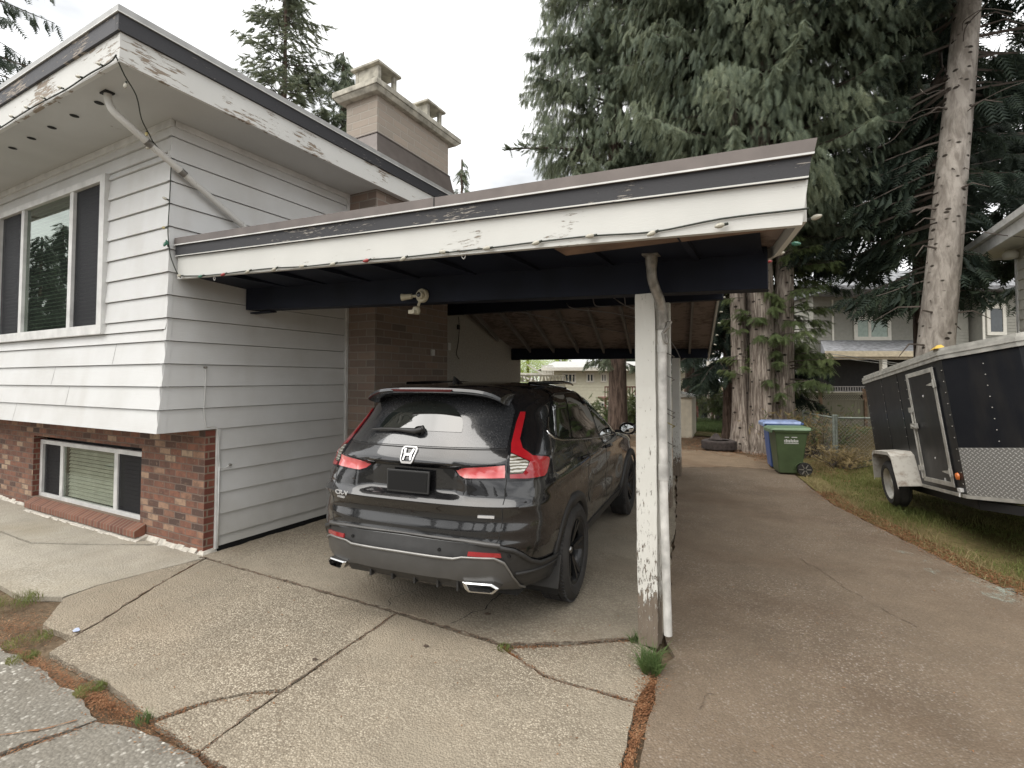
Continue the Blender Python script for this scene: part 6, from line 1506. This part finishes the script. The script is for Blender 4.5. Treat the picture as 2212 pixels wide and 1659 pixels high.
# F: straight pale fir trunk behind the trailer with dark boughs
fF = lambda z: (2.36+.108*z, 12.05+.055*z, z)
RF = lambda z, p: (2.6+.5*math.sin(2.3*z+p))*(1.0 if z > 4.2 else .75)*(1.0 if math.cos(p+1.75) < .15 or z > 9.0 else .0)*(.35 if math.cos(p) > .2 and z < 7 else 1.)
cF = crown(41, fF, 3.3, 14.0, RF, 300, 'fir', .46, 19, .42, rise=.12, t0=.22, hang=.75)
eF = tree('fir_tree', (2.36, 12.05), 'tall fir with a straight pale knotty trunk rising behind the black trailer', [trunk_mesh(fF, .315, .17, 12.5, seed=9, flare=.25, seg=30)], [cF], MAT['barkf'], MAT['fir'])
m = MB(); rr_ = random.Random(3)       # dead branch stubs and looping bare twigs
for i in range(46):
    z = rr_.uniform(2.2, 9.5); c = fF(z); a = rr_.uniform(0, 6.28); L = rr_.choice([.05, .06, .08, .12, .5, .8]); q = .27-.012*z
    m.tube([(c[0]+q*math.cos(a), c[1]+q*math.sin(a), z), (c[0]+(q+L*.5)*math.cos(a), c[1]+(q+L*.5)*math.sin(a), z+.02), (c[0]+(q+L)*math.cos(a+.1), c[1]+(q+L)*math.sin(a+.1), z-.3*L)], [.022,.014,.006], 4)
for i in range(14):
    a = rr_.uniform(0, 6.28); z = rr_.uniform(3.5, 8.5); c = fF(z); L = rr_.uniform(1.2, 2.6); p = [(c[0], c[1], z)]
    for k in range(1, 5): p.append((c[0]+L*k/4*math.cos(a+.15*k), c[1]+L*k/4*math.sin(a+.15*k), z+.15*k-.09*k*k*rr_.uniform(.6,1.2)))
    m.tube(bez(p, 3), .008, 4)
setw(m.build('dead_branches', MAT['twig']), eF)
simple_fir((6.6, 16.9), 16, 3.5, 51, 4.6, 'dark fir at the right with sky showing through, behind the neighbour eave', nb=300, dens=13, size=.5)
simple_fir((3.55, 18.1), 16, 3.3, 52, 5.6, 'dark fir directly behind the pale knotty trunk', nb=290, dens=13, size=.5)
simple_fir((9.2, 21.5), 17, 3.8, 53, 5.0, 'farthest right dark fir beyond the neighbour house', nb=280, dens=11, size=.6)
simple_fir((-.35, 17.8), 15, 3.0, 54, 5.2, 'dark fir behind the right side of the big cedar', nb=280, dens=14, size=.5)
# trees behind the house roof
simple_fir((-24.6, 18.6), 26.5, 5.0, 61, 8, 'tall grey-green fir behind the white house roof, left of the chimney', leaf='cedar', nb=300, size=.6, dens=9, rr=.3, droop=.15, hang=.25, pw=.6)
simple_fir((-21.7, 20.2), 20.4, 3.4, 62, 10, 'shorter drooping fir just left of the brick chimney', leaf='cedar', nb=200, size=.6, dens=10, rr=.2, droop=.5, hang=.9, pw=.7)
simple_fir((-12.35, 18.4), 11.5, 1.7, 63, 6, 'tip of a small fir just right of the brick chimney', leaf='cedar', nb=90, size=.45, dens=9, rr=.12, pw=.8)
simple_fir((-20.6, 4.2), 15.5, 4.2, 64, 7.5, 'dark fir boughs over the roof at the upper left corner', leaf='fir', nb=130, size=.5, dens=9, rr=.3, pw=.45, hang=.9)
# bright broadleaf tree beyond the stairs
gy = np.random.default_rng(9); c0 = np.array(CA(1.4, 44, 3.2)); P = c0+gy.normal(0, 1, (5200, 3))*[1.7, 1.7, 1.0]; 
ey = empty('broadleaf_tree', CA(1.4, 44, -2.6), 0, 'bright yellow-green leafy tree far beyond the white stairs', 'tree')
setw(tri_mesh('crown', sprays(P, gy.normal(0, 1, (5200, 3)), np.full(5200, .34), 'leaf', gy), MAT['yellow']), ey)
m = trunk_mesh(lin(c0[0], c0[1]), .2, .12, 4, z0=-2.7); setw(m.build('trunk', MAT['barkd'], smooth=True), ey)
# distant tree line: one mesh kind copied
far_label = ['distant conifer beyond the cream house', 'distant conifer behind the grey house']
protoV = crown(71, lin(0, 0), 1.0, 13.8, lambda z, p: 3.0*((14-z)/13)**.8, 200, 'fir', .75, 9, .35, t0=.1, hang=.6)[0]
pm = None; k = 0
for lat, dep, sc in ((-6,52,1.),(-1,58,1.1),(6,60,.95),(11,50,1.15),(15,46,1.2),(19,52,1.1),(25,50,1.2),(31,48,1.2),(37,50,1.1),(9,42,.9)):
    p = CA(lat, dep, -2.7); e = empty('distant_conifer', p, k*1.3, 'dark conifer, number %s from the left, in the distant tree line behind the houses' % ('one','two','three','four','five','six','seven','eight','nine','ten')[k], 'tree', 'distant conifers behind the houses'); e.scale = (sc*1.2, sc*1.2, sc*(.62 if lat < 12 else 1.1)); k += 1
    if pm is None: o = tri_mesh('crown', protoV, MAT['fir'], e); pm = o.data; tm = trunk_mesh(lin(0,0), .22, .05, 13.5, n=8, seg=6); t_ = tm.build('trunk', MAT['barkd'], e); tmm = t_.data
    else:
        for nme, me in (('crown', pm), ('trunk', tmm)): o = bpy.data.objects.new(nme, me); C.objects.link(o); o.parent = e
# trees and houses across the street behind the photographer (they show in the windows and the car paint)
for i, (x, y, sc) in enumerate(((-17,-34,.9),(-9,-38,1.0),(-3,-36,.8),(4,-40,1.0),(11,-36,.9),(18,-30,1.),(-26,-20,1.0),(-24,-2.9,.52),(-34,-9,.7),(-27,-4.6,.62))):
    e = empty('street_conifer', (x, y, -.05), i*2., 'conifer number %s across the street behind the photographer' % ('one','two','three','four','five','six','seven','eight','nine','ten')[i], 'tree', 'conifers across the street'); e.scale = (sc*1.1, sc*1.1, sc)
    for nme, me in (('crown', pm), ('trunk', tmm)): o = bpy.data.objects.new(nme, me); C.objects.link(o); o.parent = e
oh = empty('street_house', (-5, -24, 0), 0, 'low house across the street behind the photographer', 'house'); m = MB(); m.box(-9, 9, -4, 0, -.05, 2.8); m.build('wall', MAT['gside'], oh); m = MB(); m.hexa([(-9.6,-4.6,2.8),(9.6,-4.6,2.8),(9.6,.6,2.8),(-9.6,.6,2.8)], [(-8,-2.2,4.6),(8,-2.2,4.6),(8,-1.8,4.6),(-8,-1.8,4.6)]); m.build('roof', MAT['shing'], oh)

# ------------------------------------------------------------------ grass, litter, weeds
def inpoly(x, y, P):
    c = np.zeros(len(x), bool); n = len(P)
    for i in range(n):
        (x1, y1), (x2, y2) = P[i], P[(i+1) % n]
        if y1 == y2: continue
        h = ((y1 > y) != (y2 > y)) & (x < (x2-x1)*(y-y1)/(y2-y1)+x1); c ^= h
    return c
def blades(X, Y, h, w, seed, z=-.012, lean=.6, seg=2):
    g = np.random.default_rng(seed); n = len(X); a = g.uniform(0, 2*math.pi, n); b = g.uniform(0, 2*math.pi, n); L = h*g.uniform(.5, 1.3, n); ww = w*g.uniform(.7, 1.3, n); le = g.uniform(.1, lean, n)*L
    px, py = np.cos(a)*ww/2, np.sin(a)*ww/2; dx, dy = np.cos(b)*le, np.sin(b)*le
    v = np.zeros((n, 9, 3)); 
    m1 = np.stack([X+dx*.35, Y+dy*.35, z+L*.6], 1); tip = np.stack([X+dx, Y+dy, z+L*.95], 1); A = np.stack([X-px, Y-py, np.full(n, z)], 1); B = np.stack([X+px, Y+py, np.full(n, z)], 1); q = np.stack([px*.7, py*.7, np.zeros(n)], 1)
    v[:, 0] = A; v[:, 1] = B; v[:, 2] = m1+q; v[:, 3] = A; v[:, 4] = m1+q; v[:, 5] = m1-q; v[:, 6] = m1-q; v[:, 7] = m1+q; v[:, 8] = tip
    return v.reshape(-1, 3)
def scatter(poly, n, seed, dens=None):
    g = np.random.default_rng(seed); P = np.array(poly); lo = P.min(0); hi = P.max(0); X = g.uniform(lo[0], hi[0], n); Y = g.uniform(lo[1], hi[1], n); k = inpoly(X, Y, poly)
    X = X[k]; Y = Y[k]
    if dens is not None: k = g.random(len(X)) < dens(X, Y); X = X[k]; Y = Y[k]
    return X, Y
near = [(x+.03+.03*math.sin(9*y), y+.02) for x, y in GE[2:]]+[(9,4),(5,14),(1.2,14),(.4,11)]
vn = lambda X, Y: np.clip(.42+.5*np.sin(3.1*X+1.7*Y)*np.sin(2.3*Y-1.1*X)+.25*np.sin(9*X)*np.sin(8*Y), .12, 1)
X, Y = scatter([(.75,9.2),(.9,8.2),(1.22,7.25),(1.48,6.5),(1.68,5.97),(1.96,5.5),(2.5,4.9),(3.5,4.0),(5,3.4),(6,9),(4,14),(1.3,13),(.5,11)], 150000, 1, vn)
hg = .035+.075*np.clip(np.sin(2.1*X+.6*Y)*np.sin(2.7*Y-.8*X)+.35*np.sin(7*X+3*Y), 0, 1)
tag(tri_mesh('verge_grass', blades(X, Y, hg, .007, 2, lean=1.2), MAT['grass']), 'patchy green and straw grass on the verge under the black trailer', 'grass', kind='stuff')
X, Y = scatter([(.48,9.05),(.62,8.2),(.99,7.15),(1.27,6.4),(1.48,5.83),(1.74,5.38),(2.3,4.78),(3.4,3.95),(3.7,4.3),(2.1,5.3),(1.7,6.2),(1.4,7.2),(1.0,8.6),(.8,9.6),(.9,12),(.35,12.2),(.25,10.6)], 26000, 3, lambda X, Y: np.clip(.3+.6*np.sin(5*X+2*Y), .1, .8))
tag(tri_mesh('dry_grass', blades(X, Y, .09, .006, 4, lean=1.4), MAT['straw']), 'dry straw-coloured grass along the edge of the driveway', 'grass', kind='stuff')
X, Y = scatter([(1.0,12.6),(6.5,14.5),(7,21),(1.0,20.5),(.6,14.5)], 60000, 5)
tag(tri_mesh('yard_grass', blades(X, Y, .12, .016, 6, lean=1.1), MAT['straw']), 'yellowed grass of the yard between chain-link fence and wooden fence', 'grass', kind='stuff')
X, Y = scatter([(-6,16.9),(-2.1,17.6),(.5,16.6),(1.5,22.5),(-7,22.5)], 60000, 7)
tag(tri_mesh('back_lawn', blades(X, Y, .12, .02, 8), MAT['grassg']), 'bright green lawn in the back beyond the tyre', 'lawn', kind='stuff')
# brush at the foot of the chain-link fence
g = np.random.default_rng(15)
def brush(cx, cy, rx, ry, h, n, label, leaf, size=.16, seed=1):
    g = np.random.default_rng(seed); e = empty('shrub', (cx, cy, 0), 0, label, 'shrub'); m = MB(); P = []; D = []
    for i in range(n):
        a = g.uniform(0, 6.28); q = math.sqrt(g.random()); x, y = cx+rx*q*math.cos(a), cy+ry*q*math.sin(a); p = [(x, y, 0)]; dx, dy = g.normal(0, .16, 2); L = h*g.uniform(.6, 1.15)
        for k in range(1, 4): p.append((x+dx*k+g.normal(0,.03), y+dy*k+g.normal(0,.03), L*k/3))
        m.tube(p, [.008,.006,.004,.002], 3, caps=False)
        for k in range(10): t = g.uniform(.3, 1); P.append((x+dx*3*t+g.normal(0,.06), y+dy*3*t+g.normal(0,.06), L*t)); D.append(g.normal(0, 1, 3)+[0,0,.3])
    setw(m.build('stems', MAT['twig']), e); setw(tri_mesh('foliage', sprays(np.array(P), np.array(D), np.full(len(P), size), 'fir', g), leaf), e); return e
brush(.75, 13.2, .45, .4, 1.0, 45, 'scraggly half-dead bush behind the green bin against the chain-link fence', MAT['cedarl'], .13, 3)
brush(.35, 12.9, .35, .35, .95, 45, 'sparse green-brown bush between the cedar trunks and the bins', MAT['straw'], .14, 4)
brush(1.02, 11.7, .25, .3, .34, 45, 'low tangle of dry twigs at the foot of the steel fence post', MAT['straw'], .12, 5)
brush(-1.6, 22.0, 1.4, .5, 1.5, 90, 'green hedge bush along the far chain-link fence', MAT['cedarl'], .3, 6)
brush(-4.7, 17.5, .8, .5, 1.15, 70, 'green bush seen between car mirror and front post', MAT['cedarl'], .26, 7)
# needle litter
def flakes(X, Y, s, seed, z=0., up=.012):
    g = np.random.default_rng(seed); n = len(X); a = g.uniform(0, 6.28, n); L = s*g.uniform(.5, 1.5, n); w = L*g.uniform(.18, .5, n); zz = z+g.random(n)*up; ti = g.normal(0, .3, n)*L
    c, q = np.cos(a), np.sin(a); v = np.zeros((n, 3, 3))
    v[:, 0] = np.stack([X-c*L/2, Y-q*L/2, zz], 1); v[:, 1] = np.stack([X+c*L/2, Y+q*L/2, zz+np.abs(ti)*.5], 1); v[:, 2] = np.stack([X-q*w, Y+c*w, zz+.002], 1); return v.reshape(-1, 3)
def along(pts, n, sig, seed):
    g = np.random.default_rng(seed); P = np.array(pts, float); L = np.hypot(*np.diff(P, axis=0).T); cu = np.concatenate([[0], np.cumsum(L)]); s = g.uniform(0, cu[-1], n)
    X = np.interp(s, cu, P[:, 0]); Y = np.interp(s, cu, P[:, 1]); sg = sig*(.45+.8*np.abs(np.sin(s*3.1+seed))); return X+g.normal(0, 1, n)*sg, Y+g.normal(0, 1, n)*sg
V = []
def A_(pts, n, sig, seed, s=.013, z=-.028, up=.03): X, Y = along(pts, n, sig, seed); V.append(flakes(X, Y, s, seed, z, up))
A_([(-.68,2.98),(-.66,2.72),(-.62,2.2),(-.60,1.3),(-.6,.5)], 5200, .022, 1); A_([(-.68,3.0),(-.66,2.65)], 1100, .045, 21, up=.034)
A_([(-1.57,2.85),(-1.2,3.08),(-.9,3.33)], 900, .014, 2); A_([(-1.6,2.86),(-1.40,2.76),(-1.2,2.68),(-.72,2.70)], 1100, .012, 3)
A_([(-4.9,2.9),(-3.05,2.90),(-1.6,2.865)], 700, .012, 4, .010); A_([(-2.49,2.88),(-2.43,1.88),(-2.375,1.4)], 600, .010, 5, .010)
A_([(-4.3,1.38),(-3.6,1.38),(-3.0,1.40),(-2.4,1.39),(-1.5,1.37)], 5200, .030, 6); A_([(-3.35,1.38),(-2.95,1.36)], 900, .035, 16); A_([(-4.9,1.50),(-4.3,1.42)], 1400, .08, 26)
A_([(-2.80,1.43),(-2.69,1.65),(-2.46,1.86)], 500, .012, 7); A_([(-3.03,1.30),(-3.43,.22)], 900, .02, 8); A_([(-4.85,2.88),(-4.55,2.3),(-4.23,1.77),(-4.12,1.55)], 500, .008, 9, .010)
A_([(-7.5,1.72),(-6.2,1.5),(-5.1,1.55),(-4.6,1.5)], 3500, .13, 10)
tag(tri_mesh('needle_litter', np.concatenate(V), MAT['needle']), 'rust-brown needle and bud litter filling the joints of the slabs', 'needle litter', kind='stuff')
X, Y = scatter([(-2.6,12.9),(-.6,11.9),(1.0,10.0),(1.2,12),(.6,14.8),(-2,16),(-3.6,16),(-3.6,12.9)], 16000, 31); V = [flakes(X, Y, .05, 31, -.03, .03)]
X, Y = scatter([(.3,10.2),(.5,9),(.68,8.15),(1.05,7.13),(1.35,6.39),(1.6,5.83),(1.95,5.41),(2.6,4.75),(2.2,4.6),(1.6,5.3),(1.3,6.0),(.9,7.1),(.5,8.2),(.3,9.2)], 9000, 32); V.append(flakes(X, Y, .022, 32, -.004, .01)); X, Y = scatter([(.44,9.03),(.61,8.15),(.98,7.13),(1.25,6.39),(1.45,5.83),(1.72,5.36),(2.3,4.75),(2.6,4.9),(2.0,5.55),(1.6,6.1),(1.25,7.2),(.85,8.3),(.7,9.1)], 40000, 35); V.append(flakes(X, Y, .03, 36, -.012, .012))
tag(tri_mesh('leaf_litter', np.concatenate(V), MAT['needle']), 'brown needle litter on the dirt round the tyre and along the verge', 'leaf litter', kind='stuff')
g = np.random.default_rng(40); X = g.uniform(-4.9, 2, 900); Y = g.uniform(1.2, 9, 900); tag(tri_mesh('scattered_needles', flakes(X, Y, .016, 41, .002, .003), MAT['needle']), 'single brown needles scattered over the driveway and slabs', 'needle litter', kind='stuff')
def tuft(cx, cy, r_, n, h, label, mat='grassg', seed=1, w=.005, name='grass_tuft', group=None):
    g = np.random.default_rng(seed); a = g.uniform(0, 6.28, n); q = r_*np.sqrt(g.random(n)); X = cx+q*np.cos(a); Y = cy+q*np.sin(a)
    V = blades(X-cx, Y-cy, h, w, seed, z=-.01, lean=1.2); o = tri_mesh(name, V, MAT[mat]); o.location = (cx, cy, 0); return tag(o, label, 'grass tuft' if name == 'grass_tuft' else 'weed', group)
tuft(-.70, 3.03, .055, 330, .13, 'lush green grass tuft growing at the foot of the front post', seed=2, w=.006)
tuft(-.86, 3.31, .03, 60, .07, 'small dark weed left of the foot of the front post', seed=3)
tuft(-1.57, 2.84, .05, 160, .03, 'flat green weed where the two joints meet left of the post', mat='grass', seed=4, name='weed')
tuft(-2.83, 1.40, .035, 60, .06, 'small green weed at the lower end of the curved crack', seed=5, name='weed')
for k, (x, y, r_, n, h, lb) in enumerate(((-4.38,1.47,.13,420,.022,'long low green weed mat beside the pale blue wrapper'),(-4.12,1.36,.08,300,.03,'green weed patch below the long weed mat'),(-3.38,1.40,.075,380,.028,'mossy green weed patch at the left edge of the aggregate slab'),(-5.2,1.62,.2,420,.06,'grassy weed patch at the left edge of the picture'))): tuft(x, y, r_, n, h, lb, mat='grass', seed=10+k, name='weed', w=.004)
